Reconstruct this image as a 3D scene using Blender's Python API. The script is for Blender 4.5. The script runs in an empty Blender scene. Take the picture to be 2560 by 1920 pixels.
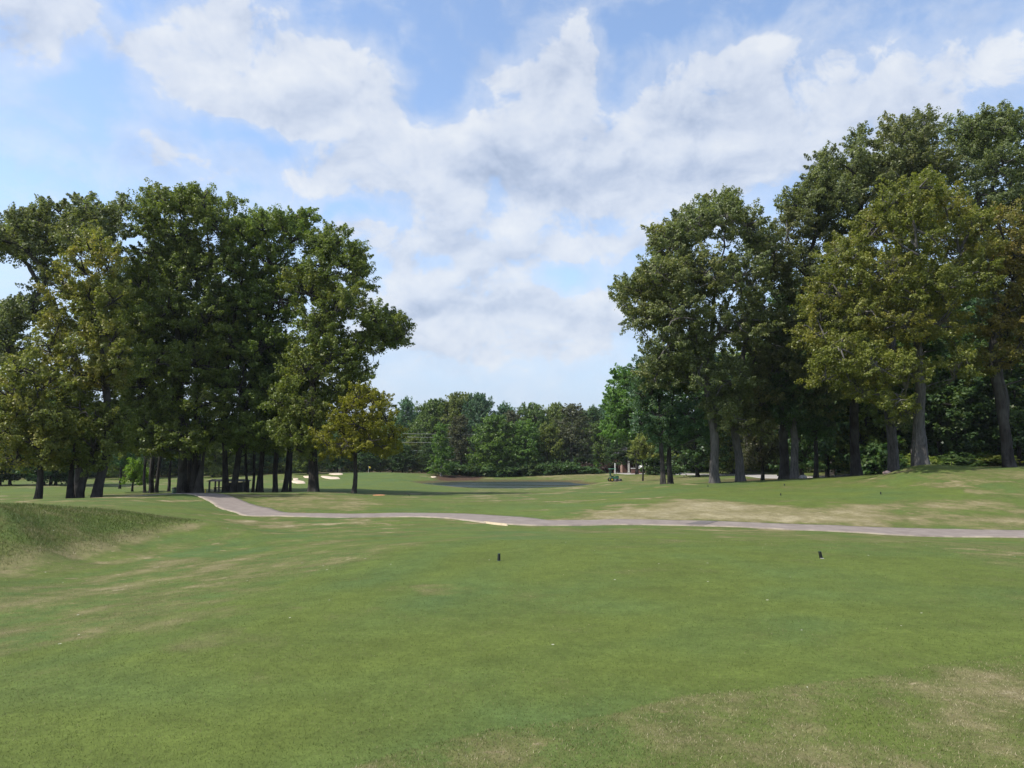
import bpy, math, random
import numpy as np
from mathutils import Vector
SC = bpy.context.scene
COL = SC.collection
F = 1795.0                      # focal length for a 2560 px wide frame
CAMZ = 1.6
PITCH = math.atan((1150 - 960) / F)
CT, ST = math.cos(PITCH), math.sin(PITCH)
SUN_EL, SUN_AZ = math.radians(53), math.radians(-114)   # azimuth from +Y (view direction), negative = left
SUNV = (math.sin(SUN_AZ) * math.cos(SUN_EL), math.cos(SUN_AZ) * math.cos(SUN_EL), math.sin(SUN_EL))

def at(px, py, d):
    """a point of the photograph at depth d metres -> world"""
    xc = (px - 1280) / F; yc = (960 - py) / F
    t = d / (CT - yc * ST)
    return (xc * t, d, CAMZ + t * (ST + yc * CT))

# ------------------------------------------------------------------ noise
def _hash(i, j, s):
    n = (i.astype(np.int64) * 374761393 + j.astype(np.int64) * 668265263 + s * 974634777) & 0xffffffff
    n = ((n ^ (n >> 13)) * 1274126177) & 0xffffffff
    n = (n ^ (n >> 16)) & 0xffffffff
    return n / 4294967295.0

def vnoise(x, y, s=0):
    xi = np.floor(x); yi = np.floor(y)
    fx = x - xi; fy = y - yi
    fx = fx * fx * (3 - 2 * fx); fy = fy * fy * (3 - 2 * fy)
    a = _hash(xi, yi, s); b = _hash(xi + 1, yi, s); c = _hash(xi, yi + 1, s); d = _hash(xi + 1, yi + 1, s)
    return (a * (1 - fx) + b * fx) * (1 - fy) + (c * (1 - fx) + d * fx) * fy

def fbm(x, y, s=0, o=4, g=0.5):
    t = np.zeros_like(x); a = 1.0; n = 0.0
    for k in range(o):
        c, sn = math.cos(k * 1.1 + s), math.sin(k * 1.1 + s)
        t += a * vnoise((x * c - y * sn) * 2 ** k + 17.3 * k, (x * sn + y * c) * 2 ** k - 9.1 * k, s + k)
        n += a; a *= g
    return t / n

def sstep(a, b, x):
    t = np.clip((x - a) / (b - a), 0, 1)
    return t * t * (3 - 2 * t)

# ------------------------------------------------------------------ terrain: heights at control points, multiquadric surface through them
CP = []
def cz(u, d, z): CP.append((u, math.log(d), z))
def cp(px, py, d):
    x, y, z = at(px, py, d); CP.append((x / y, math.log(y), z))
for d, row in {
    1.8: [(-.9, 0), (-.3, 0), (.3, 0), (.9, 0)],
    2.6: [(-.9, 0), (-.4, 0), (0, 0), (.4, 0), (.9, 0)],
    4.0: [(-.9, -.04), (-.45, 0), (0, 0), (.4, 0), (.9, 0)],
    6.0: [(-.9, -.16), (-.5, -.02), (-.2, 0), (.2, 0), (.5, 0), (.9, .03)],
    8.5: [(-.95, -.34), (-.72, -.27), (-.5, -.14), (-.25, 0), (0, 0), (.3, 0), (.6, 0), (.9, 0)],
    11.5: [(-.6, -.38), (-.4, -.24), (-.22, -.03), (0, 0), (.3, 0), (.55, 0), (.9, -.05)],
    14.5: [(-.48, -.42), (-.3, -.27), (-.15, -.05), (.05, 0), (.3, 0), (.55, -.04), (.9, -.2)],
    18.0: [(-.4, -.45), (-.3, -.42), (-.1, -.3), (.1, -.22), (.3, -.22), (.55, -.34), (.9, -.5)],
    22.0: [(-.35, -.5), (-.2, -.5), (0, -.48), (.2, -.48), (.4, -.58), (.6, -.74), (.9, -.9)]}.items():
    for u, z in row: cz(u, d, z)
for p in [(0, 1426, 13), (174, 1385, 15.2), (289, 1356, 16.9), (376, 1330, 18.6), (538, 1306, 20.5),      # foot of the bank
          (0, 1273, 15.5), (130, 1275, 17.6), (260, 1280, 19.5), (350, 1287, 20.4), (434, 1296, 20.9), (515, 1303, 21.0),   # its crest
          (0, 1262, 24), (120, 1262, 23), (200, 1259, 27), (350, 1262, 27), (450, 1270, 27), (500, 1268, 30), (0, 1258, 28),
          (-200, 1274, 17), (-200, 1470, 10.5), (-200, 1256, 30),
          (160, 1247, 30), (300, 1241, 35), (430, 1236, 39), (480, 1235.5, 41),
          (0, 1262, 42), (150, 1262, 42), (300, 1252, 46), (0, 1240, 52), (150, 1238, 52), (300, 1236, 56), (0, 1225, 66), (150, 1225, 66),
          (0, 1216, 80), (150, 1216, 80), (0, 1200, 120), (150, 1200, 120), (0, 1190, 160), (-250, 1216, 80), (-250, 1195, 150),
          # slope with the path, left of the middle
          (607, 1290, 29.5), (546, 1271, 33), (540, 1245, 38), (530, 1235, 41), (560, 1231, 50), (680, 1231, 51), (440, 1233, 50), (560, 1222, 66),
          (560, 1213, 85), (560, 1200, 110), (560, 1188, 140), (330, 1233, 60), (330, 1222, 80), (330, 1205, 115),
          (700, 1300, 26), (760, 1289, 28), (720, 1270, 32), (720, 1250, 37), (720, 1237, 43),
          (888, 1291, 27.8), (888, 1275, 31), (888, 1255, 36), (888, 1236, 44), (888, 1229, 50), (789, 1229.5, 49), (888, 1227, 60),
          (888, 1215, 78), (888, 1203, 96), (888, 1190, 116), (888, 1181, 130), (888, 1183, 160), (740, 1215, 80), (740, 1200, 100), (740, 1186, 125),
          (1000, 1182, 132), (1000, 1186, 118), (1000, 1200, 100), (1000, 1210, 84), (1000, 1228, 60), (1000, 1236, 47),
          (1060, 1186, 130), (1070, 1190, 121),
          # middle
          (1270, 1314, 23.5), (1270, 1300, 26), (1280, 1290, 28), (1280, 1265, 33), (1280, 1250, 38), (1280, 1236, 47), (1280, 1229.5, 62), (1280, 1225, 76),
          (1120, 1291, 27.6), (1120, 1265, 33), (1120, 1240, 44), (1120, 1231, 58), (1447, 1309, 24.6), (1450, 1285, 28), (1450, 1262, 33),
          (1500, 1243, 41), (1500, 1228, 55), (1500, 1219, 70), (1400, 1226, 66),
          # pond: shore and bed
          (1043, 1208.5, 106), (1133, 1216.5, 93), (1170, 1220, 88), (1280, 1221.5, 86), (1440, 1219, 89), (1490, 1216, 94), (1440, 1203.5, 114), (1390, 1203, 116),
          (1250, 1203, 117), (1180, 1203, 117), (1120, 1204, 115),
          (1420, 1192, 121), (1400, 1186, 128), (1250, 1192, 128), (1170, 1192, 124), (1120, 1189, 124), (1250, 1182, 150), (1400, 1181, 150), (1120, 1182, 150),
          (1250, 1176, 190), (1000, 1176, 190), (1500, 1176, 190),
          (1520, 1203, 90), (1520, 1212, 76), (1520, 1192, 108), (1520, 1183, 130), (1620, 1183, 130), (1620, 1200, 90), (1700, 1192, 100),
          # second tee and the tan slope before it
          (1700, 1304, 25.4), (1700, 1285, 27.4), (1700, 1263, 30), (1700, 1240, 35.5), (1700, 1225, 41), (1700, 1211, 48.5), (1560, 1262, 32), (1580, 1232, 43), (1580, 1222, 52), (1650, 1210, 50), (1660, 1211, 58), (1600, 1214, 66),
          (1950, 1308, 25), (1950, 1285, 27), (1950, 1264, 29.5), (1950, 1240, 34.5), (1950, 1222, 41), (1950, 1200, 49), (1950, 1200, 58), (1800, 1208, 49), (1800, 1209, 58), (1800, 1192, 90), (1900, 1186, 100),
          (2200, 1320, 24), (2200, 1295, 26), (2200, 1262, 29.5), (2200, 1238, 33.5), (2200, 1215, 38), (2140, 1193, 46), (2220, 1184, 46), (2210, 1189, 43),
          (2130, 1200, 60), (2050, 1193.5, 72), (2050, 1188, 80), (2050, 1172, 110), (2200, 1172, 110), (2050, 1165, 150),
          # right mound
          (2560, 1332, 23), (2560, 1300, 25.5), (2560, 1270, 28), (2560, 1232, 32), (2560, 1195, 36.5), (2560, 1166, 41), (2400, 1310, 25), (2400, 1275, 28), (2400, 1240, 31.5),
          (2400, 1205, 36), (2400, 1180, 39), (2400, 1166, 41.5), (2332, 1162.5, 42), (2332, 1175, 40), (2310, 1205, 37), (2291, 1165, 42), (2240, 1176, 42.5), (2508, 1169, 41), (2700, 1162, 42), (2700, 1230, 32),
          (2332, 1168, 47), (2400, 1172, 48), (2508, 1170, 44), (2560, 1170, 48), (2400, 1168, 62), (2560, 1166, 62), (2400, 1161, 90), (2560, 1156, 100), (2400, 1157, 150), (2560, 1153, 150)]:
    cp(*p)
for px, d in [(1150, 102), (1220, 100), (1300, 100), (1380, 100), (1430, 101), (1180, 97), (1260, 94), (1340, 94), (1400, 96), (1260, 108), (1340, 108)]:
    CP.append(((px - 1280) / F, math.log(d), -2.5))
WATER_Z = -1.86
CP = np.array(CP)
def _phi(r2): return np.sqrt(r2 + 0.0009)
_D = (CP[:, None, 0] - CP[None, :, 0]) ** 2 + (CP[:, None, 1] - CP[None, :, 1]) ** 2
_n = len(CP)
_A = np.zeros((_n + 3, _n + 3)); _A[:_n, :_n] = _phi(_D) - 2e-3 * np.eye(_n)
_A[:_n, _n] = 1; _A[:_n, _n + 1:] = CP[:, :2]; _A[_n:, :_n] = _A[:_n, _n:].T
_W = np.linalg.solve(_A, np.concatenate([CP[:, 2], np.zeros(3)]))

def _surf(u, v):
    out = np.empty(u.shape); uf, vf, of = u.ravel(), v.ravel(), out.ravel()
    for i in range(0, uf.size, 20000):
        a, b = uf[i:i + 20000, None], vf[i:i + 20000, None]
        of[i:i + 20000] = _phi((a - CP[None, :, 0]) ** 2 + (b - CP[None, :, 1]) ** 2) @ _W[:_n] + _W[_n] + a[:, 0] * _W[_n + 1] + b[:, 0] * _W[_n + 2]
    return of.reshape(u.shape)

def height(x, y):
    x = np.asarray(x, float); y = np.asarray(y, float)
    r = np.hypot(x, y) + 1e-6
    th = np.abs(np.arctan2(x, y))
    yc = np.maximum(np.where(th < 0.76, y, r * math.cos(0.76)), 1.8)
    u = np.clip(x / np.maximum(yc, 1e-3), -0.93, 0.93)
    v = np.log(np.clip(yc, 1.8, 165))
    z = _surf(u, v)
    back = sstep(0.8, 1.6, th)
    z = z * (1 - back) + back * (-0.25 + 0.5 * (fbm(x / 25, y / 25, 5) - .5))
    far = sstep(160, 420, r)
    z = z * (1 - far) + far * (-0.4)
    near = sstep(2.5, 8, r)
    z = z + near * (0.05 * (fbm(x / 2.2, y / 2.2, 11, 3) - .5) + np.clip(r / 60, 0, 1) * 0.12 * (fbm(x / 7, y / 7, 12, 3) - .5))
    return z

def h1(x, y): return float(height(np.array([x]), np.array([y]))[0])

def hit(px, py):
    """where the sight line through a point of the photograph meets the ground"""
    d = np.exp(np.linspace(math.log(2.0), math.log(300), 900))
    a = at(px, py, 1.0)
    dx, dz = a[0], a[2] - CAMZ
    X, Z = dx * d, CAMZ + dz * d
    H = height(X, d)
    k = np.argmax(Z < H)
    if k == 0: k = len(d) - 1
    t = 0.0
    if k > 0:
        g0, g1 = Z[k - 1] - H[k - 1], Z[k] - H[k]
        t = g0 / (g0 - g1) if g0 > g1 else 0
    dd = d[k - 1] * (1 - t) + d[k] * t
    return (dx * dd, dd, h1(dx * dd, dd))

# ------------------------------------------------------------------ object helpers
def tag(o, label=None, cat=None, group=None, kind=None):
    if label: o['label'] = label
    if cat: o['category'] = cat
    if group: o['group'] = group
    if kind: o['kind'] = kind
    return o

def empty(name, loc, label, cat, group=None, rz=0.0):
    o = bpy.data.objects.new(name, None); COL.objects.link(o)
    o.location = loc; o.rotation_euler = (0, 0, rz); o.empty_display_size = 0.2
    return tag(o, label, cat, group)

def mesh_np(name, verts, faces_flat, nper, mat, parent=None, smooth=False, attrs=None):
    """verts (N,3); faces_flat indices; nper = corners per face (int or array)"""
    me = bpy.data.meshes.new(name)
    nf = len(faces_flat) // nper if isinstance(nper, int) else len(nper)
    me.vertices.add(len(verts)); me.vertices.foreach_set('co', np.ascontiguousarray(verts, np.float32).ravel())
    me.loops.add(len(faces_flat)); me.loops.foreach_set('vertex_index', np.ascontiguousarray(faces_flat, np.int32))
    me.polygons.add(nf)
    tot = np.full(nf, nper, np.int32) if isinstance(nper, int) else np.asarray(nper, np.int32)
    st = np.concatenate([[0], np.cumsum(tot)[:-1]]).astype(np.int32)
    me.polygons.foreach_set('loop_start', st)
    try: me.polygons.foreach_set('loop_total', tot)
    except Exception: pass
    me.polygons.foreach_set('use_smooth', np.full(nf, smooth, bool))
    me.update(calc_edges=True)
    for k, v in (attrs or {}).items():
        a = me.attributes.new(k, 'FLOAT', 'POINT'); a.data.foreach_set('value', np.ascontiguousarray(v, np.float32))
    me.materials.append(mat)
    o = bpy.data.objects.new(name, me); COL.objects.link(o)
    if parent is not None: o.parent = parent
    return o

class MB:
    """collects simple shapes, then links them as one mesh object"""
    def __init__(s): s.v = []; s.f = []
    def add(s, vs, fs):
        n = len(s.v); s.v += [tuple(p) for p in vs]; s.f += [tuple(i + n for i in f) for f in fs]; return s
    def box(s, c, d, rz=0.0, taper=1.0, shear=(0, 0)):
        x, y, z = d[0] / 2, d[1] / 2, d[2] / 2; cr, sr = math.cos(rz), math.sin(rz); vs = []
        for k in (-1, 1):
            q = taper if k > 0 else 1.0
            for i, j in ((-1, -1), (1, -1), (1, 1), (-1, 1)):
                a, b = i * x * q + (shear[0] if k > 0 else 0), j * y * q + (shear[1] if k > 0 else 0)
                vs.append((c[0] + a * cr - b * sr, c[1] + a * sr + b * cr, c[2] + k * z))
        return s.add(vs, [(3, 2, 1, 0), (4, 5, 6, 7), (0, 1, 5, 4), (1, 2, 6, 5), (2, 3, 7, 6), (3, 0, 4, 7)])
    def tube(s, pts, r, n=8, cap=True):
        pts = [Vector(p) for p in pts]; rs = r if isinstance(r, (list, tuple)) else [r] * len(pts)
        base = len(s.v)
        for i, p in enumerate(pts):
            t = (pts[min(i + 1, len(pts) - 1)] - pts[max(i - 1, 0)]).normalized()
            a = t.cross(Vector((0.31, 0.95, 0.05)) if abs(t.z) > .8 else Vector((0, 0, 1))).normalized(); b = t.cross(a)
            for k in range(n):
                an = 2 * math.pi * k / n; q = p + (a * math.cos(an) + b * math.sin(an)) * rs[i]; s.v.append(tuple(q))
        for i in range(len(pts) - 1):
            for k in range(n):
                a0, a1 = base + i * n + k, base + i * n + (k + 1) % n
                s.f.append((a0, a1, a1 + n, a0 + n))
        if cap:
            s.f.append(tuple(base + k for k in reversed(range(n)))); e = base + (len(pts) - 1) * n
            s.f.append(tuple(e + k for k in range(n)))
        return s
    def lathe(s, c, prof, n=20, axis='z'):
        base = len(s.v)
        for r, h in prof:
            for k in range(n):
                an = 2 * math.pi * k / n; a, b = r * math.cos(an), r * math.sin(an)
                p = (a, b, h) if axis == 'z' else ((h, a, b) if axis == 'x' else (a, h, b))
                s.v.append((c[0] + p[0], c[1] + p[1], c[2] + p[2]))
        for i in range(len(prof) - 1):
            for k in range(n):
                a0, a1 = base + i * n + k, base + i * n + (k + 1) % n
                s.f.append((a0, a1, a1 + n, a0 + n))
        s.f.append(tuple(base + k for k in reversed(range(n)))); e = base + (len(prof) - 1) * n
        s.f.append(tuple(e + k for k in range(n)))
        return s
    def blob(s, c, r, seed=0, nu=14, nv=8, amp=.18, flat=1.0):
        rng = random.Random(seed); ph = [rng.uniform(0, 6.28) for _ in range(4)]; base = len(s.v)
        for j in range(nv + 1):
            th = math.pi * j / nv
            for i in range(nu):
                a = 2 * math.pi * i / nu
                q = 1 + amp * (math.sin(2 * a + ph[0]) * math.sin(th) + .6 * math.sin(3 * a + ph[1] + th * 2) + .4 * math.cos(4 * th + ph[2]))
                s.v.append((c[0] + r[0] * q * math.sin(th) * math.cos(a), c[1] + r[1] * q * math.sin(th) * math.sin(a), c[2] + r[2] * q * math.cos(th) * flat))
        for j in range(nv):
            for i in range(nu):
                a0, a1 = base + j * nu + i, base + j * nu + (i + 1) % nu
                s.f.append((a0, a0 + nu, a1 + nu, a1))
        return s
    def build(s, name, mat, parent=None, smooth=False, bevel=0.0):
        me = bpy.data.meshes.new(name); me.from_pydata(s.v, [], s.f)
        me.polygons.foreach_set('use_smooth', [smooth] * len(me.polygons)); me.update()
        me.materials.append(mat)
        o = bpy.data.objects.new(name, me); COL.objects.link(o)
        if parent is not None: o.parent = parent
        if bevel:
            b = o.modifiers.new('bevel', 'BEVEL'); b.width = bevel; b.segments = 2; b.limit_method = 'ANGLE'
        return o

# ------------------------------------------------------------------ material helpers
class NT:
    def __init__(s, nt): s.t = nt; s.n = nt.nodes; s.l = nt.links
    def new(s, typ, **kw):
        n = s.n.new(typ)
        for k, v in kw.items(): setattr(n, k, v)
        return n
    def put(s, sock, v):
        if isinstance(v, bpy.types.NodeSocket): s.l.new(v, sock)
        elif v is not None: sock.default_value = v
    def math(s, op, a, b=None, c=None, clamp=False):
        n = s.new('ShaderNodeMath', operation=op, use_clamp=clamp)
        for i, v in enumerate((a, b, c)):
            if v is not None: s.put(n.inputs[i], v)
        return n.outputs[0]
    def vmath(s, op, a, b=None, out=0):
        n = s.new('ShaderNodeVectorMath', operation=op); s.put(n.inputs[0], a)
        if b is not None: s.put(n.inputs[1], b)
        return n.outputs[out]
    def noise(s, vec, scale, detail=4, rough=.55, dist=0.0, dim='3D'):
        n = s.new('ShaderNodeTexNoise', noise_dimensions=dim); s.put(n.inputs['Vector'], vec)
        n.inputs['Scale'].default_value = scale; n.inputs['Detail'].default_value = detail
        n.inputs['Roughness'].default_value = rough; n.inputs['Distortion'].default_value = dist
        return n.outputs[0]
    def mapr(s, v, a, b, c=0.0, d=1.0, smooth=False):
        n = s.new('ShaderNodeMapRange', interpolation_type='SMOOTHSTEP' if smooth else 'LINEAR'); n.clamp = True
        for i, q in enumerate((v, a, b, c, d)): s.put(n.inputs[i], q)
        return n.outputs[0]
    def ramp(s, fac, stops):
        n = s.new('ShaderNodeValToRGB'); e = n.color_ramp.elements
        while len(e) < len(stops): e.new(0.5)
        for q, (p, c) in zip(e, stops): q.position = p; q.color = (*c, 1)
        s.put(n.inputs[0], fac); return n.outputs[0]
    def mix(s, f, a, b, blend='MIX'):
        n = s.new('ShaderNodeMix', data_type='RGBA', blend_type=blend)
        s.put(n.inputs[0], f)
        for i, v in ((6, a), (7, b)):
            if isinstance(v, tuple) and len(v) == 3: v = (*v, 1)
            s.put(n.inputs[i], v)
        return n.outputs[2]
    def attr(s, name):
        n = s.new('ShaderNodeAttribute', attribute_name=name); return n.outputs['Fac']

def material(name):
    m = bpy.data.materials.new(name); m.use_nodes = True; m.node_tree.nodes.clear()
    t = NT(m.node_tree); out = t.new('ShaderNodeOutputMaterial')
    return m, t, out

def principled(t, out, col, rough=.8, spec=.3, bump=None, bstr=.3, bdist=.02, metal=0.0):
    b = t.new('ShaderNodeBsdfPrincipled')
    if isinstance(col, tuple): col = (*col[:3], 1)
    t.put(b.inputs['Base Color'], col); t.put(b.inputs['Roughness'], rough); b.inputs['Specular IOR Level'].default_value = spec
    b.inputs['Metallic'].default_value = metal
    if bump is not None:
        n = t.new('ShaderNodeBump'); n.inputs['Strength'].default_value = bstr; n.inputs['Distance'].default_value = bdist
        t.l.new(bump, n.inputs['Height']); t.l.new(n.outputs[0], b.inputs['Normal'])
    t.l.new(b.outputs[0], out.inputs[0]); return b

def simple(name, col, rough=.7, spec=.3, var=.25, scale=6.0, metal=0.0, bstr=.2):
    m, t, o = material(name)
    p = t.new('ShaderNodeTexCoord').outputs['Object']
    n = t.noise(p, scale, 5, .6)
    c = t.mix(t.mapr(n, .3, .7), tuple(k * (1 - var) for k in col), tuple(min(1, k * (1 + var)) for k in col))
    principled(t, o, c, rough, spec, n, bstr, .01, metal); return m
# ------------------------------------------------------------------ grass regions (world polygons found from where they lie in the photograph)
def wpoly(pts): return np.array([hit(*p)[:2] for p in pts])

def sdist(P, X, Y):
    """signed distance to polygon P (positive inside)"""
    inside = np.zeros(X.shape, bool); dist = np.full(X.shape, 1e9)
    for i in range(len(P)):
        (x0, y0), (x1, y1) = P[i], P[(i + 1) % len(P)]
        ex, ey = x1 - x0, y1 - y0; L = ex * ex + ey * ey + 1e-9
        t = np.clip(((X - x0) * ex + (Y - y0) * ey) / L, 0, 1)
        dist = np.minimum(dist, np.hypot(X - x0 - t * ex, Y - y0 - t * ey))
        c = ((y0 > Y) != (y1 > Y)) & (X < ex * (Y - y0) / (ey if abs(ey) > 1e-9 else 1e-9) + x0)
        inside ^= c
    return np.where(inside, dist, -dist)

def ldist(P, X, Y):
    dist = np.full(X.shape, 1e9)
    for (x0, y0), (x1, y1) in zip(P[:-1], P[1:]):
        ex, ey = x1 - x0, y1 - y0; L = ex * ex + ey * ey + 1e-9
        t = np.clip(((X - x0) * ex + (Y - y0) * ey) / L, 0, 1)
        dist = np.minimum(dist, np.hypot(X - x0 - t * ex, Y - y0 - t * ey))
    return dist

TEE = wpoly([(868, 1918), (984, 1880), (1215, 1823), (1504, 1788), (1700, 1737), (1863, 1722), (2069, 1702), (2186, 1687), (2361, 1655), (2560, 1640), (2900, 1600),
             (2900, 1420), (2420, 1390), (2300, 1362), (1900, 1346), (1500, 1340), (1180, 1343), (1010, 1356), (926, 1392), (760, 1440), (625, 1475), (480, 1520), (250, 1585), (0, 1640), (-300, 1720), (-300, 1918)])
TEE2 = wpoly([(1570, 1238), (1590, 1226), (1700, 1215), (1850, 1208), (2000, 1207), (2180, 1216), (2290, 1236), (2340, 1250), (2250, 1256), (2000, 1264), (1850, 1256), (1720, 1244)])
TAN = wpoly([(1340, 1302), (1450, 1290), (1560, 1272), (1700, 1247), (1850, 1258), (2000, 1268), (2250, 1260), (2330, 1268), (2250, 1285), (2200, 1312), (1950, 1306), (1700, 1299), (1450, 1300)])
TAN2 = wpoly([(2200, 1262), (2400, 1250), (2560, 1262), (2700, 1280), (2700, 1336), (2400, 1322), (2150, 1312)])
MOUND = wpoly([(2270, 1166), (2332, 1164), (2400, 1168), (2508, 1171), (2600, 1168), (2600, 1205), (2450, 1206), (2330, 1195)])
SHOULDER = wpoly([(380, 1535), (500, 1500), (625, 1462), (800, 1418), (926, 1384), (1010, 1358), (1300, 1336), (1560, 1331), (1900, 1337)])
FOOT = wpoly([(-250, 1470), (0, 1424), (174, 1388), (289, 1358), (376, 1332), (470, 1316)])
BANK = np.array([(-14, 9), (-9.4, 10), (-9.3, 13), (-9.4, 15.2), (-9.3, 16.9), (-9.3, 18.6), (-8.9, 20.2), (-9.4, 20.9), (-10.2, 21.0), (-11, 20.6), (-11.5, 19.8), (-11.9, 18), (-12.3, 16), (-13, 13)])
SLOPE = wpoly([(575, 1240), (700, 1240), (860, 1238), (940, 1250), (900, 1275), (800, 1284), (700, 1282), (630, 1260)])
FAIR = wpoly([(700, 1228), (1000, 1231), (1150, 1224), (1100, 1216), (1030, 1210), (1040, 1190), (900, 1184), (840, 1190), (800, 1212)])
LFAIR = wpoly([(-200, 1245), (300, 1232), (420, 1226), (170, 1222), (0, 1222), (-200, 1222)])
GREEN = wpoly([(840, 1180.5), (1045, 1181), (1050, 1186), (900, 1188), (840, 1187)])
MULCH = wpoly([(1066, 1186), (1100, 1184), (1180, 1186), (1230, 1190), (1200, 1201), (1120, 1203), (1090, 1200)])
KNOLL = wpoly([(1290, 1196), (1350, 1190), (1440, 1184), (1500, 1186), (1500, 1200), (1430, 1201)])
HOLLOW = wpoly([(1340, 1330), (1560, 1333), (1540, 1322), (1380, 1322)])
RIDGE = wpoly([(1500, 1196), (1640, 1188), (1760, 1192), (1760, 1206), (1600, 1212)])

def masks(X, Y):
    """dry: 0 lush .. 1 straw; mown: 1 close cut; hue: 0 yellow green .. 1 blue green; soil: bare earth"""
    R = np.hypot(X, Y)
    w1 = fbm(X / 1.4, Y / 1.4, 21, 5); w2 = fbm(X / 6.0, Y / 6.0, 22, 4); w3 = fbm(X / 0.35, Y / 0.35, 23, 4)
    wob = (w1 - .5) * 0.9 + (w3 - .5) * 0.25
    def inn(P, soft, wig=1.0):
        return sstep(-soft, soft, sdist(P, X, Y) + wob * wig * soft * 1.6)
    def lin(P, w): return 1 - sstep(0.25 * w, w, ldist(P, X, Y) + wob * w * .8)
    tee = inn(TEE, 0.10, .9); tee2 = inn(TEE2, 0.7)
    mown = np.maximum(tee, tee2); mown = np.maximum(mown, inn(GREEN, 2.0)); mown = np.maximum(mown, .7 * inn(FAIR, 2.0)); mown = np.maximum(mown, .7 * inn(LFAIR, 2.0))
    rough_near = (1 - tee) * (1 - sstep(7, 11, Y)) * sstep(-2.5, 0, X)
    bands = np.sin(2 * np.pi * (sdist(TEE, X, Y) + 1.1 * (w2 - .5) + .35 * (w1 - .5)) / 1.5) * sstep(3, 1.0, np.abs(X + 6) * 0 + np.hypot(X + 6, (Y - 15) * .6) / 5)
    dry = 0.25 + 0.10 * bands + 0.45 * (w2 - .5) + 0.40 * (w1 - .5) + .5 * (w3 - .5)
    thr = sstep(.60, .70, fbm(X / .55 + 31, Y / .40, 27, 4)) * sstep(.36, .55, fbm(X / 3.5, Y / 3.5, 28, 3))         # dormant patches in the rough
    dry = dry + .16 * thr
    thr2 = sstep(.54, .70, fbm(X / 1.3 + 7, Y / 1.3, 45, 4)) * sstep(.34, .55, fbm(X / 5, Y / 5, 46, 3)); bey = sstep(20, 24, Y)
    dry = dry + bey * (.05 + .42 * thr2 - .08 * (1 - thr2))
    dry = np.where(rough_near > .5, 0.425 + .26 * (w1 - .5) + .80 * (w3 - .5) + .2 * (w2 - .5), dry)
    dt = 0.17 + 0.50 * (w2 - .5) + 0.42 * (w1 - .5) + .30 * (fbm(X / .5 + 9, Y / .5, 37, 4) - .5) + .25 * sstep(.60, .75, fbm(X / 1.1, Y / .8, 29, 4)) * sstep(.5, .66, fbm(X / 4, Y / 4, 30, 3)) + .28 * (w3 - .5)
    dry = dry * (1 - mown) + dt * mown
    def push(m, v, amp=1.0):
        nonlocal dry
        dry = dry * (1 - m) + m * (v + amp * (.5 * (w1 - .5) + .35 * (w3 - .5) + .25 * (w2 - .5)))
    push(inn(TAN, 0.8), .73, .9); push(.85 * inn(TAN2, 1.0), .56, 1.6); push(.75 * inn(MOUND, 1.2), .50, 1.2)
    push(.8 * lin(SHOULDER, 1.0), .44, 1.3); push(.85 * inn(BANK, .7), .25, 1.3); push(.75 * lin(FOOT, .6), .58)
    push(.7 * inn(SLOPE, 1.0), .48, 1.6); push(.8 * inn(KNOLL, 3), .55); push(.7 * inn(RIDGE, 3), .5); push(.6 * inn(HOLLOW, .4), .6)
    push(inn(LFAIR, 1.5), .12, .5); push(inn(FAIR, 2.5), .14, .6); push(inn(GREEN, 2.0), .02, .4)
    hue = np.clip(.42 + 2.2 * (fbm(X / 2.2, Y / 2.2, 33, 5) - .5) + 1.1 * (fbm(X / 11, Y / 11, 34, 3) - .5), 0, 1)
    swale = sstep(.05, .5, sstep(-8.7, -6, X) * (1 - tee) * sstep(6, 9, Y) * (1 - sstep(21, 26, Y)) * (1 - sstep(-2, 1, X)))
    hue = np.clip(hue + .25 * swale - .22 * bands, 0, 1)
    woods = sstep(56, 66, Y) * sstep(14, 20, X - (Y - 60) * .28) * (1 - sstep(72, 84, Y) * (X < Y * .52))
    woods = np.maximum(woods, sstep(128, 140, Y) * sstep(.0, .04, np.abs(X / np.maximum(Y, 1) + .05) * 0 + .1))
    soil = np.clip(np.maximum(inn(MULCH, 1.2), .8 * woods * sstep(.3, .6, w2 + .2)), 0, 1)
    shore = (1 - sstep(0.02, .22, np.abs(height(X, Y) - WATER_Z - .08))) * sstep(60, 80, Y) * (1 - sstep(126, 134, Y)) if X.size < 60000 else np.zeros_like(X)
    masks.rough = rough_near
    return np.clip(dry, 0, 1), np.clip(mown, 0, 1), hue, np.clip(soil, 0, 1)

# ------------------------------------------------------------------ ground sheet: polar grid all the way to the horizon
def _grid():
    fa = np.radians(np.arange(-40, 40.001, 0.115))
    ba = np.radians(np.concatenate([np.arange(42, 180, 3.0), np.arange(-180, -41, 3.0)]))
    th = np.concatenate([fa, ba])
    rr = [1.2]
    while rr[-1] < 180: rr.append(rr[-1] * (1.0062 if rr[-1] > 3.2 else 1.03))
    while rr[-1] < 5000: rr.append(rr[-1] * 1.12)
    rr = np.array(rr)
    return th, rr
TH, RR = _grid()
T2, R2 = np.meshgrid(TH, RR)
GX, GY = R2 * np.sin(T2), R2 * np.cos(T2)
GZ = height(GX, GY)
dry, mown, hue, soil = masks(GX, GY)
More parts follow.
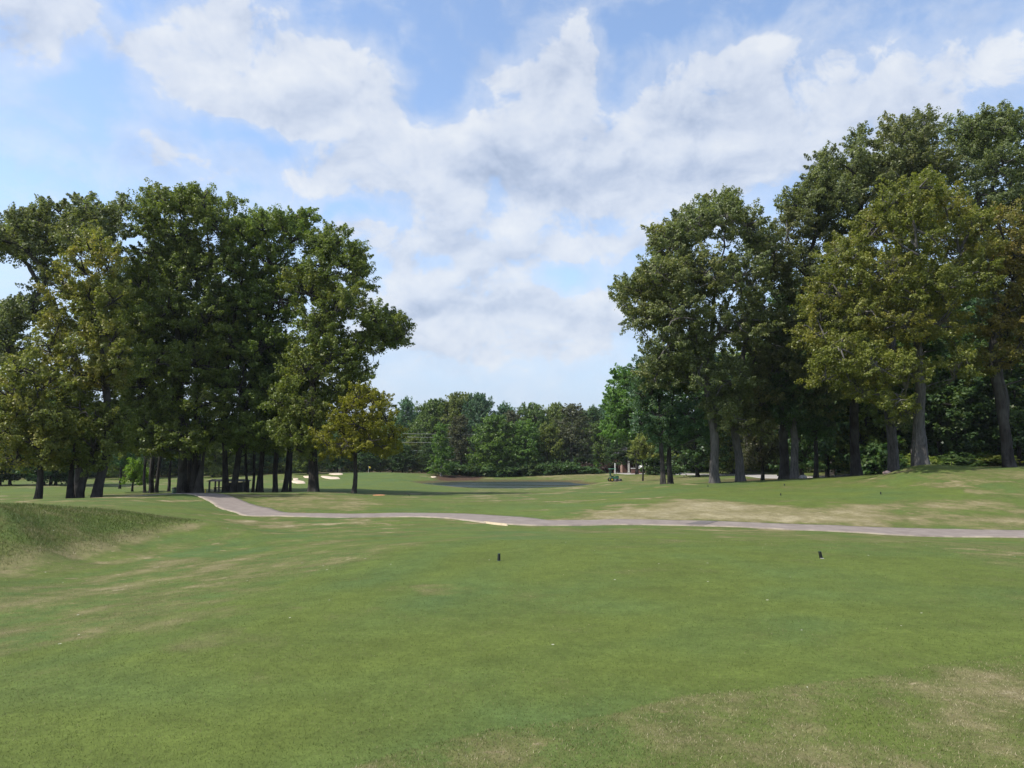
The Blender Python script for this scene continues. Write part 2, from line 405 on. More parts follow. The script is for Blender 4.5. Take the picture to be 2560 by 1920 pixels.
# pond margin: bare earth
sh = (1 - sstep(.03, .25, np.abs(GZ - WATER_Z - .1))) * sstep(75, 84, GY) * (1 - sstep(119, 124, GY)) * (GX > -16) * (GX < 16)
soil = np.maximum(soil, .7 * sh)
nr, na = GX.shape
V = np.stack([GX.ravel(), GY.ravel(), GZ.ravel()], 1)
V = np.concatenate([V, [[0, 0, h1(0, 0.01)]]])
i0 = (np.arange(nr - 1)[:, None] * na + np.arange(na)[None, :]); i1 = (np.arange(nr - 1)[:, None] * na + (np.arange(na) + 1)[None, :] % na)
quads = np.stack([i0, i1, i1 + na, i0 + na], -1).reshape(-1, 4)[:, ::-1]
ctr = nr * na
tris = np.stack([np.full(na, ctr), (np.arange(na) + 1) % na, np.arange(na)], 1)[:, [0, 2, 1]][:, ::-1]
flat = np.concatenate([quads.ravel(), tris.ravel()]); nper = np.concatenate([np.full(len(quads), 4), np.full(na, 3)])

m_ground, t, o = material('turf')
pos = t.new('ShaderNodeNewGeometry').outputs['Position']
A = {k: t.attr(k) for k in ('dry', 'mown', 'hue', 'soil')}
n1 = t.noise(pos, 7.0, 5, .62); n2 = t.noise(pos, 45.0, 4, .65); n3 = t.noise(pos, 1.1, 5, .6)
amp = t.math('MULTIPLY_ADD', A['mown'], -.22, .42)
d0 = t.math('MULTIPLY_ADD', t.math('SUBTRACT', n1, .5), amp, A['dry'])
d0 = t.math('MULTIPLY_ADD', t.math('SUBTRACT', n2, .5), t.math('MULTIPLY', amp, 1.1), d0)
d0 = t.math('MULTIPLY_ADD', t.math('SUBTRACT', n3, .5), .16, d0)
# small scattered straw-coloured patches in the rougher turf
ns = t.noise(t.vmath('MULTIPLY', pos, (1.0, 1.5, 1.0)), 3.4, 4, .6, .3); ng = t.noise(pos, .22, 3, .55)
spk = t.math('MULTIPLY', t.mapr(ns, .62, .70), t.math('MULTIPLY', t.mapr(ng, .44, .6), t.mapr(A['mown'], 0, 1, 1.0, .18)))
d0 = t.math('MULTIPLY_ADD', spk, .55, d0)
lush = t.mix(A['hue'], (.102, .130, .028), (.077, .119, .038))
c_dry = t.ramp(d0, [(0.0, (0.056, 0.088, 0.017)), (.22, (0.078, 0.106, 0.023)), (.45, (0.116, 0.122, 0.042)), (.68, (0.180, 0.156, 0.076)), (.95, (0.288, 0.250, 0.152))])
col = t.mix(t.mapr(d0, .10, .40, .80, 0.0), c_dry, lush)
na = t.noise(pos, 120.0, 3, .6); nb = t.noise(pos, 18.0, 5, .7); nc = t.noise(pos, 3.3, 5, .62); nd = t.noise(pos, .7, 4, .6)
v = t.mapr(na, .25, .75, .82, 1.16)
v = t.math('MULTIPLY', v, t.mapr(nb, .28, .72, .76, 1.22)); v = t.math('MULTIPLY', v, t.mapr(nc, .3, .7, .84, 1.15)); v = t.math('MULTIPLY', v, t.mapr(nd, .3, .7, .90, 1.09))
col = t.mix(1.0, col, t.ramp(v, [(0, (0, 0, 0)), (1, (1, 1, 1))]), 'MULTIPLY') if False else col
hsv = t.new('ShaderNodeHueSaturation'); t.put(hsv.inputs['Color'], col); t.put(hsv.inputs['Value'], v); col = hsv.outputs[0]
# tiny pale flecks: fallen petals and chipped wood on the turf
vo = t.new('ShaderNodeTexVoronoi'); t.put(vo.inputs['Vector'], pos); vo.inputs['Scale'].default_value = 2.4
fl = t.math('LESS_THAN', vo.outputs['Distance'], .036)
fl = t.math('MULTIPLY', fl, t.math('GREATER_THAN', t.noise(pos, 0.9, 2), .47))
col = t.mix(t.math('MULTIPLY', fl, .75), col, (.55, .53, .43))
earth = t.ramp(n1, [(.3, (.040, .024, .017)), (.7, (.10, .056, .038))])
col = t.mix(t.math('MULTIPLY', A['soil'], t.mapr(n3, .25, .5, .6, 1)), col, earth)
bh = t.math('ADD', t.math('MULTIPLY', n2, .6), t.noise(pos, 150.0, 2, .6))
principled(t, o, col, .92, .12, bh, .35, .03)
ground = mesh_np('ground', V, flat, nper, m_ground, smooth=True, attrs={'dry': np.append(dry.ravel(), 0), 'mown': np.append(mown.ravel(), 1), 'hue': np.append(hue.ravel(), .5), 'soil': np.append(soil.ravel(), 0)})
tag(ground, 'mown and rough golf course turf running to the far trees', None, None, 'structure')

# ------------------------------------------------------------------ cart path, far road, pond, bunkers
def resample(P, step):
    P = np.asarray(P, float); s = np.concatenate([[0], np.cumsum(np.hypot(*(P[1:] - P[:-1]).T))])
    q = np.linspace(0, s[-1], int(s[-1] / step) + 2)
    Q = np.stack([np.interp(q, s, P[:, 0]), np.interp(q, s, P[:, 1])], 1)
    for _ in range(int(2.0 / step)):
        Q[1:-1] = .25 * Q[:-2] + .5 * Q[1:-1] + .25 * Q[2:]
    return Q

def ribbon(name, P, width, lift, mat, step=.25, na=9, label=None, bump=None):
    Q = resample(P, step); width = np.full(len(Q), float(width))[:, None]
    if bump is not None: width = width + bump[2] * np.exp(-((Q[:, 0] - bump[0]) ** 2 + (Q[:, 1] - bump[1]) ** 2) / bump[3] ** 2)[:, None]
    T = np.gradient(Q, axis=0); T /= np.linalg.norm(T, axis=1)[:, None] + 1e-9
    N = np.stack([-T[:, 1], T[:, 0]], 1)
    s = np.linspace(-1, 1, na); edge = (fbm(np.arange(len(Q)) * step * 1.3, np.zeros(len(Q)), 41) - .5) * .16
    off = (s[None, :] * (width / 2 + edge[:, None] * np.abs(s[None, :])))
    X = Q[:, None, 0] + N[:, None, 0] * off; Y = Q[:, None, 1] + N[:, None, 1] * off
    Z = height(X, Y) + lift
    ex = np.concatenate([X[:, :1], X, X[:, -1:]], 1); ey = np.concatenate([Y[:, :1], Y, Y[:, -1:]], 1); ez = np.concatenate([Z[:, :1] - lift - .12, Z, Z[:, -1:] - lift - .12], 1)
    n, k = ex.shape
    i = (np.arange(n - 1)[:, None] * k + np.arange(k - 1)[None, :])
    q = np.stack([i, i + 1, i + k + 1, i + k], -1).reshape(-1, 4)
    sv = np.tile(np.concatenate([[-1], s, [1]])[None, :], (n, 1))
    ob = mesh_np(name, np.stack([ex.ravel(), ey.ravel(), ez.ravel()], 1), q[:, ::-1].ravel(), 4, mat, smooth=True, attrs={'across': sv.ravel(), 'along': np.repeat(np.arange(n) * step, k)})
    return tag(ob, label, None, None, 'structure')

m_path, t, o = material('old_asphalt')
pos = t.new('ShaderNodeNewGeometry').outputs['Position']
n1 = t.noise(pos, 2.2, 6, .6); n2 = t.noise(pos, 60, 4, .7)
c = t.ramp(n1, [(.25, (.162, .134, .114)), (.5, (.202, .170, .147)), (.75, (.240, .205, .180))])
edge = t.mapr(t.math('ABSOLUTE', t.attr('across')), .8, 1.0)
c = t.mix(t.math('MULTIPLY', edge, t.mapr(n1, .4, .6, .1, .6)), c, (.36, .31, .22))
al = t.attr('along')
c = t.mix(t.math('MULTIPLY', t.mapr(n2, .55, .7), .35), c, (.16, .13, .12))
principled(t, o, c, .9, .2, n2, .3, .01)
PATH = [np.array(at(px, 1235, d)[:2]) for px, d in [(-250, 50), (0, 44), (150, 40), (300, 38.6), (400, 39.4), (470, 40.5), (522, 39.6), (560, 36.6), (605, 33.0), (655, 30.2), (720, 28.4)]]
PATH += [np.array(hit(*p)[:2]) for p in [(850, 1291), (1000, 1288.5), (1120, 1290), (1200, 1294.5), (1262, 1301), (1320, 1308), (1380, 1309.8), (1447, 1308.5), (1543, 1306.5), (1620, 1307.5), (1736, 1310), (1967, 1319), (2199, 1330), (2380, 1334), (2560, 1338), (2800, 1347), (3000, 1355)]]
PATH_PTS = np.array(PATH)
path = ribbon('cart_path', PATH, 1.65, .035, m_path, label='winding pinkish grey asphalt cart path', bump=(*hit(1250, 1300)[:2], .8, 3.2))
m_road = simple('pale_concrete', (.30, .28, .26), .85, .2, .12, .6)
road = ribbon('far_road', [hit(*p)[:2] for p in [(1560, 1183), (1700, 1185.5), (1860, 1187)]] + [at(p_, 1190, d_)[:2] for p_, d_ in [(1960, 76), (2050, 73), (2140, 72), (2260, 74), (2420, 80), (2600, 90)]], 4.0, .05, m_road, step=1.0, label='pale concrete service road behind the right-hand trees')
# darker strip laid across the path
pp = [hit(*p) for p in [(1712, 1312.6), (1764, 1313.6), (1796, 1305.5), (1752, 1305)]]
mb = MB()
g = []
for i in range(7):
    for j in range(5):
        a, b = i / 6, j / 4
        x = (pp[0][0] * (1 - a) + pp[1][0] * a) * (1 - b) + (pp[3][0] * (1 - a) + pp[2][0] * a) * b
        y = (pp[0][1] * (1 - a) + pp[1][1] * a) * (1 - b) + (pp[3][1] * (1 - a) + pp[2][1] * a) * b
        g.append((x, y, h1(x, y) + .045))
mb.add(g, [(i * 5 + j, i * 5 + j + 1, (i + 1) * 5 + j + 1, (i + 1) * 5 + j) for i in range(6) for j in range(4)])
tag(mb.build('dark_path_strip', simple('dark_strip', (.125, .112, .105), .9, .2, .2, 9)), 'dark strip crossing the cart path', None, None, 'structure')
# pale sandy edging on the near side of the path bend
def drape_fan(name, pts, lift, mat, rings=6):
    P = resample(np.array([hit(*p)[:2] for p in pts + pts[:1]]), .4)[:-1]
    P[:, :] = P; c = P.mean(0); n = len(P)
    X = np.concatenate([[c[0]]] + [c[0] + (P[:, 0] - c[0]) * k / rings for k in range(1, rings + 1)])
    Y = np.concatenate([[c[1]]] + [c[1] + (P[:, 1] - c[1]) * k / rings for k in range(1, rings + 1)])
    Z = height(X, Y) + lift; Z[-n:] -= lift * 1.6
    f = [(0, 1 + i, 1 + (i + 1) % n) for i in range(n)]
    for k in range(rings - 1):
        b = 1 + k * n
        f += [(b + i, b + n + i, b + n + (i + 1) % n, b + (i + 1) % n) for i in range(n)]
    return MB().add(list(zip(X, Y, Z)), f).build(name, mat, smooth=True)

m_water, t, o = material('pond_water')
pos = t.new('ShaderNodeNewGeometry').outputs['Position']
st = t.vmath('MULTIPLY', pos, (.5, 1.6, 1.0))
n1 = t.noise(st, 1.6, 4, .6); n2 = t.noise(t.vmath('MULTIPLY', pos, (.035, .24, 1.0)), 1.0, 3)
b = principled(t, o, (.022, .034, .032), t.mapr(n2, .44, .56, .12, .45), .5, n1, .45, .12)
b.inputs['IOR'].default_value = 1.33
pond = MB().add([(-22, 78, WATER_Z), (22, 78, WATER_Z), (22, 122, WATER_Z), (-22, 122, WATER_Z)], [(0, 1, 2, 3)]).build('pond', m_water)
tag(pond, 'long dark pond with rippled water', None, None, 'structure')
m_sand = simple('bunker_sand', (.50, .41, .31), .95, .1, .10, 1.5)
for i, (pts, lab) in enumerate([
        ([(728, 1203), (745, 1201.5), (762, 1205), (766, 1209), (745, 1209.5), (730, 1207)], 'lowest pale sand bunker beside the big flared trunk'),
        ([(732, 1197.5), (746, 1196.8), (747, 1200), (733, 1201)], 'small sand bunker above the lowest one'),
        ([(757, 1191.5), (775, 1190.5), (776, 1195.5), (762, 1194.5)], 'sand bunker half hidden behind the flared trunk'),
        ([(800, 1190.5), (822, 1191.5), (850, 1194.5), (853, 1198), (828, 1198.5), (812, 1196)], 'long wavy sand bunker between flared trunk and yellow tree'),
        ([(820, 1185.5), (838, 1184), (858, 1184.2), (859, 1187), (835, 1187.8)], 'highest narrow sand bunker next to the green')]):
    tag(drape_fan('sand_bunker', pts, .12, m_sand), lab, None, 'sand bunkers by the green', 'structure')
tag(drape_fan('sand_patch', [(1076, 1192.6), (1088, 1191.4), (1094, 1193), (1090, 1195), (1080, 1195)], .12, m_sand), 'white sandy patch on the red mulch bank', None, None, 'structure')
tag(drape_fan('path_edging', [(1205, 1306.5), (1240, 1311), (1290, 1316), (1296, 1317.5), (1270, 1316.5), (1225, 1311)], .06, simple('pale_sand_edge', (.44, .36, .24), .95, .1, .2, 8)), 'pale sandy edging at the path bend', None, None, 'structure')
# ------------------------------------------------------------------ sky with clouds, sun, camera
def build_world():
    w = bpy.data.worlds.new('World'); SC.world = w; w.use_nodes = True
    t = NT(w.node_tree); t.n.clear()
    out = t.new('ShaderNodeOutputWorld')
    sky = t.new('ShaderNodeTexSky', sky_type='NISHITA'); sky.sun_disc = False
    sky.sun_elevation = SUN_EL; sky.sun_rotation = SUN_AZ % (2 * math.pi); sky.altitude = 50; sky.air_density = 1.0; sky.dust_density = 1.2; sky.ozone_density = 1.6
    g = t.new('ShaderNodeTexCoord').outputs['Generated']
    sep = t.new('ShaderNodeSeparateXYZ'); t.l.new(g, sep.inputs[0])
    az = t.math('ARCTAN2', sep.outputs[0], sep.outputs[1]); el = t.math('ARCSINE', sep.outputs[2])
    cmb = t.new('ShaderNodeCombineXYZ'); t.put(cmb.inputs[0], az); t.put(cmb.inputs[1], el)
    ae = cmb.outputs[0]
    # slight turbulence so placed cloud banks get ragged outlines
    wn = t.new('ShaderNodeTexNoise', noise_dimensions='2D'); t.put(wn.inputs['Vector'], ae); wn.inputs['Scale'].default_value = 9; wn.inputs['Detail'].default_value = 3
    off = t.vmath('MULTIPLY', t.vmath('SUBTRACT', wn.outputs['Color'], (.5, .5, .5)), (.10, .07, 0))
    aw = t.vmath('ADD', ae, off)
    def ang(px, py):
        a = at(px, py, 1.0); return math.atan2(a[0], 1.0), math.atan2(a[2] - CAMZ, math.hypot(a[0], 1.0))
    def bank(px, py, rx, ry, k, soft=1.0):
        a, e = ang(px, py); q = t.vmath('MULTIPLY', t.vmath('SUBTRACT', aw, (a, e, 0)), (F / rx, F / ry, 0))
        L = t.vmath('LENGTH', q, out=1)
        return t.mapr(L, 1.35, .35, 0.0, k, True)
    tot = None
    for b in BANKS:
        q = bank(*b); tot = q if tot is None else t.math('ADD', tot, q)
    # layered perspective noise: the cloud deck overhead, flattened towards the horizon
    ec = t.math('MAXIMUM', sep.outputs[2], .03)
    dk = t.math('ADD', ec, .22)
    cx = t.math('DIVIDE', sep.outputs[0], dk); cy = t.math('DIVIDE', sep.outputs[1], dk)
    cv = t.new('ShaderNodeCombineXYZ'); t.put(cv.inputs[0], cx); t.put(cv.inputs[1], cy); cv.inputs[2].default_value = 3.7
    n_big = t.noise(cv.outputs[0], 2.1, 8, .56, .25)
    n_fine = t.noise(t.vmath('MULTIPLY', ae, (1.0, 1.35, 1.0)), 11.0, 9, .60, .35)
    n_puff = t.noise(t.vmath('MULTIPLY', aw, (1.0, 1.2, 1.0)), 26.0, 6, .6, .1)
    dens = t.math('MULTIPLY_ADD', t.math('SUBTRACT', n_big, .5), .9, tot)
    dens = t.math('MULTIPLY_ADD', t.math('SUBTRACT', n_fine, .5), 2.1, dens)
    dens = t.math('MULTIPLY_ADD', t.math('SUBTRACT', n_puff, .5), .95, dens)
    core = t.mapr(dens, .10, .66, 0, .95, True)
    veil = t.math('MULTIPLY', t.mapr(dens, -.55, .40, 0, 1, True), .46)
    cover = t.math('MAXIMUM', core, veil)
    # light and grey parts: compare with the density a little higher up
    up = t.vmath('ADD', ae, (-.012, .030, 0))
    nf2 = t.noise(t.vmath('MULTIPLY', up, (1.0, 1.35, 1.0)), 11.0, 9, .60, .35)
    lit = t.math('SUBTRACT', n_fine, nf2)
    sh = t.math('MULTIPLY_ADD', t.math('SUBTRACT', t.noise(t.vmath('MULTIPLY', ae, (1.0, 2.0, 1.0)), 5.0, 5, .55, .2), .5), -1.1, .38)
    sh = t.math('MULTIPLY_ADD', lit, -1.3, sh)
    gtot = None
    for b in GREYS:
        q = bank(*b); gtot = q if gtot is None else t.math('ADD', gtot, q)
    sh = t.math('ADD', sh, gtot)
    ccol = t.ramp(sh, [(0.0, (.93, .96, 1.0)), (.40, (.76, .82, .93)), (.75, (.56, .64, .80)), (1.0, (.44, .52, .68))])
    skyc = t.mix(1.0, sky.outputs[0], (1.22, 1.20, 1.18, 1), 'MULTIPLY')
    hz = t.mapr(el, .0, .34, .96, .0, True)           # pale air near the horizon
    bg1 = t.new('ShaderNodeBackground'); t.put(bg1.inputs[0], skyc); bg1.inputs[1].default_value = SKY_STRENGTH
    bgh = t.new('ShaderNodeBackground'); bgh.inputs[0].default_value = (.345, .42, .545, 1); bgh.inputs[1].default_value = 1.0
    m0 = t.new('ShaderNodeMixShader'); t.put(m0.inputs[0], hz); t.l.new(bg1.outputs[0], m0.inputs[1]); t.l.new(bgh.outputs[0], m0.inputs[2])
    bg2 = t.new('ShaderNodeBackground'); t.put(bg2.inputs[0], ccol); bg2.inputs[1].default_value = CLOUD_STRENGTH
    cov = t.math('MULTIPLY', cover, t.mapr(el, -.01, .16, .25, .93, True))
    m1 = t.new('ShaderNodeMixShader'); t.put(m1.inputs[0], cov); t.l.new(m0.outputs[0], m1.inputs[1]); t.l.new(bg2.outputs[0], m1.inputs[2])
    t.l.new(m1.outputs[0], out.inputs[0])
SKY_STRENGTH, CLOUD_STRENGTH = .15, .62
# cloud banks: where they stand in the sky (photo px), half sizes, weight
BANKS = [(640, 170, 330, 120, .9), (330, 130, 60, 55, .5), (860, 180, 150, 70, .45), (560, 70, 60, 45, .35), (760, 270, 200, 60, .4),
         (100, 40, 170, 90, .6), (1430, 150, 120, 110, .75), (1480, 60, 60, 40, .35), (1370, 220, 130, 70, .5), (1250, 180, 70, 35, .35),
         (1900, 200, 330, 130, .6), (1900, 120, 120, 40, .35), (2450, 110, 130, 60, .35), (2150, 330, 420, 110, .5), (2350, 200, 200, 60, .25),
         (1000, 330, 520, 75, .6), (600, 420, 330, 60, .42), (1450, 360, 420, 110, .6), (1250, 470, 520, 70, .45), (1700, 470, 300, 80, .5),
         (1250, 590, 420, 70, .5), (1000, 620, 220, 60, .35), (1150, 740, 360, 75, .75), (1450, 780, 200, 55, .6), (1250, 850, 450, 55, .6), (1150, 920, 420, 40, .35), (950, 800, 160, 60, .4),
         (180, 330, 260, 110, .10), (1500, 640, 260, 50, .3),
         (1110, 40, 200, 80, -.25), (900, 545, 110, 30, -.5), (1380, 700, 90, 28, -.45), (1080, 150, 110, 90, -.35), (620, 330, 140, 40, -.45), (830, 60, 120, 50, -.3), (240, 200, 110, 80, -.7), (290, 50, 60, 60, -.6), (1600, 60, 120, 60, -.3), (1240, 640, 300, 60, .3), (1100, 480, 500, 80, .25), (1650, 380, 350, 120, .3), (200, 480, 300, 90, -.25), (1700, 60, 300, 60, -.35), (2150, 60, 120, 40, -.2)]
GREYS = [(20, 60, 110, 70, .2), (1230, 420, 170, 55, .28), (1450, 450, 260, 40, .25), (1750, 300, 170, 60, .22), (1150, 770, 200, 30, .30), (1100, 640, 260, 35, .22), (1950, 420, 260, 70, .2),
         (700, 290, 170, 40, .2), (640, 130, 260, 70, -.25), (1900, 110, 110, 30, -.25), (1050, 300, 300, 40, -.2)]
build_world()
sun = bpy.data.lights.new('sun', 'SUN'); sun.energy = 3.7; sun.angle = math.radians(.53); sun.color = (1, .955, .88)
so = bpy.data.objects.new('sun', sun); COL.objects.link(so)
so.rotation_euler = Vector((-SUNV[0], -SUNV[1], -SUNV[2])).to_track_quat('-Z', 'Y').to_euler(); so.location = (-60, 0, 60)
cd = bpy.data.cameras.new('camera'); cam = bpy.data.objects.new('camera', cd); COL.objects.link(cam)
cd.sensor_width = 36; cd.lens = 36 * F / 2560; cd.clip_end = 9000; cd.clip_start = .1
cam.location = (0, 0, CAMZ); cam.rotation_euler = (math.pi / 2 + PITCH, 0, 0)
SC.camera = cam
SC.view_settings.view_transform = 'Standard'; SC.view_settings.look = 'None'; SC.view_settings.exposure = 0.6; SC.view_settings.gamma = 1
SC.cycles.max_bounces = 7; SC.cycles.diffuse_bounces = 4; SC.cycles.glossy_bounces = 2; SC.cycles.transmission_bounces = 3; SC.cycles.transparent_max_bounces = 8
SC.cycles.use_denoising = True

# thin summer haze over the whole course
def haze():
    m, t, o = material('haze_air')
    v = t.new('ShaderNodeVolumePrincipled'); v.inputs['Color'].default_value = (.86, .93, 1.0, 1); v.inputs['Density'].default_value = .00014; v.inputs['Anisotropy'].default_value = .2
    t.l.new(v.outputs[0], o.inputs['Volume'])
    ob = MB().box((0, 0, 16), (10400, 10400, 44)).build('haze', m)
    tag(ob, 'faint bluish summer haze over the course', None, None, 'stuff')
haze()
SC.cycles.volume_bounces = 0
# ------------------------------------------------------------------ trees
def leaf_mat(name, dark, mid, light, warm, gloss=.35, trans=.44):
    m, t, o = material(name)
    tint = t.attr('tint'); wa = t.attr('warm')
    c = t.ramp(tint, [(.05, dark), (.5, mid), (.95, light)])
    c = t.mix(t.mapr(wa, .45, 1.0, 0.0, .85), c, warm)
    oi = t.new('ShaderNodeObjectInfo')
    hsv = t.new('ShaderNodeHueSaturation'); t.put(hsv.inputs['Color'], c)
    t.put(hsv.inputs['Hue'], t.mapr(oi.outputs['Random'], 0, 1, .488, .512)); t.put(hsv.inputs['Value'], t.mapr(oi.outputs['Random'], 0, 1, .88, 1.12))
    c = hsv.outputs[0]
    b = t.new('ShaderNodeBsdfPrincipled'); t.put(b.inputs['Base Color'], c); b.inputs['Roughness'].default_value = .42; b.inputs['Specular IOR Level'].default_value = gloss
    tr = t.new('ShaderNodeBsdfTranslucent'); t.put(tr.inputs[0], t.mix(1.0, c, (1.15, 1.25, .55, 1), 'MULTIPLY'))
    mx = t.new('ShaderNodeMixShader'); mx.inputs[0].default_value = trans
    t.l.new(b.outputs[0], mx.inputs[1]); t.l.new(tr.outputs[0], mx.inputs[2]); t.l.new(mx.outputs[0], o.inputs[0])
    return m

LEAF = {
    'oak':    leaf_mat('oak_leaves', (.088, .125, .028), (.150, .198, .042), (.235, .275, .068), (.25, .24, .055)),
    'grey':   leaf_mat('grey_green_leaves', (0.098, 0.117, 0.045), (0.156, 0.182, 0.070), (0.237, 0.260, 0.119), (0.237, 0.219, 0.075)),
    'olive':  leaf_mat('olive_leaves', (0.109, 0.133, 0.034), (0.189, 0.208, 0.049), (0.282, 0.282, 0.072), (0.293, 0.235, 0.056)),
    'gold':   leaf_mat('golden_leaves', (.110, .130, .030), (.180, .196, .040), (.260, .268, .062), (.27, .225, .045)),
    'bright': leaf_mat('bright_leaves', (0.064, 0.119, 0.024), (0.108, 0.182, 0.035), (0.165, 0.248, 0.053), (0.187, 0.242, 0.050)),
    'blue':   leaf_mat('blue_green_leaves', (0.049, 0.107, 0.055), (0.085, 0.169, 0.081), (0.139, 0.236, 0.122), (0.146, 0.195, 0.065)),
    'deep':   leaf_mat('deep_green_leaves', (0.038, 0.078, 0.029), (0.062, 0.122, 0.038), (0.103, 0.169, 0.053), (0.125, 0.156, 0.047)),
    'yellow': leaf_mat('yellow_green_leaves', (.150, .165, .020), (.245, .250, .030), (.330, .325, .045), (.31, .29, .04), trans=.5),
    'fresh':  leaf_mat('fresh_green_leaves', (.070, .135, .024), (.115, .205, .034), (.170, .270, .050), (.18, .26, .045)),
    'lime':   leaf_mat('lime_leaves', (0.099, 0.176, 0.013), (0.154, 0.264, 0.018), (0.220, 0.330, 0.029), (0.220, 0.308, 0.033), trans=.4),
    'brown':  leaf_mat('brown_needles', (0.060, 0.069, 0.037), (0.094, 0.101, 0.053), (0.138, 0.140, 0.071), (0.132, 0.115, 0.063)),
    'plum':   leaf_mat('plum_leaves', (0.040, 0.026, 0.026), (0.062, 0.040, 0.038), (0.090, 0.060, 0.050), (0.080, 0.040, 0.040)),
}
def bark_mat(name, a, b):
    m, t, o = material(name)
    p = t.new('ShaderNodeTexCoord').outputs['Object']
    q = t.vmath('MULTIPLY', p, (1, 1, .16))
    n = t.noise(q, 13, 6, .65, .4); n2 = t.noise(p, .7, 3)
    c = t.mix(t.mapr(n, .35, .68), a, b); c = t.mix(t.mapr(n2, .45, .7, 0, .35), c, (.20, .19, .17))
    principled(t, o, c, .9, .15, n, .8, .05); return m
BARK = {'dark': bark_mat('shaded_bark', (.018, .016, .014), (.055, .049, .044)), 'grey': bark_mat('grey_bark', (.048, .044, .042), (.145, .135, .127)), 'pale': bark_mat('pale_bark', (.16, .15, .14), (.40, .37, .34))}  # the darkest bark has the shade of the left grove put into its colour

def bez(a, c1, c2, b, n):
    s = np.linspace(0, 1, n)[:, None]
    return (1 - s) ** 3 * a + 3 * (1 - s) ** 2 * s * c1 + 3 * (1 - s) * s * s * c2 + s ** 3 * b

def tubes(P, R, n):
    """many tubes at once: P (m,k,3), R (m,k) -> verts, quads"""
    m, k, _ = P.shape
    T = np.gradient(P, axis=1); T /= np.linalg.norm(T, axis=2, keepdims=True) + 1e-9
    ref = np.where(np.abs(T[..., 2:3]) > .85, np.array([[[1., 0, 0]]]), np.array([[[0., 0, 1]]]))
    A = np.cross(T, ref); A /= np.linalg.norm(A, axis=2, keepdims=True) + 1e-9
    B = np.cross(T, A)
    an = np.linspace(0, 2 * np.pi, n, endpoint=False)
    V = P[:, :, None] + R[:, :, None, None] * (A[:, :, None] * np.cos(an)[None, None, :, None] + B[:, :, None] * np.sin(an)[None, None, :, None])
    idx = np.arange(m * k * n).reshape(m, k, n)
    nx = np.roll(idx, -1, axis=2)
    q = np.stack([idx[:, :-1], idx[:, 1:], nx[:, 1:], nx[:, :-1]], -1).reshape(-1, 4)
    return V.reshape(-1, 3), q

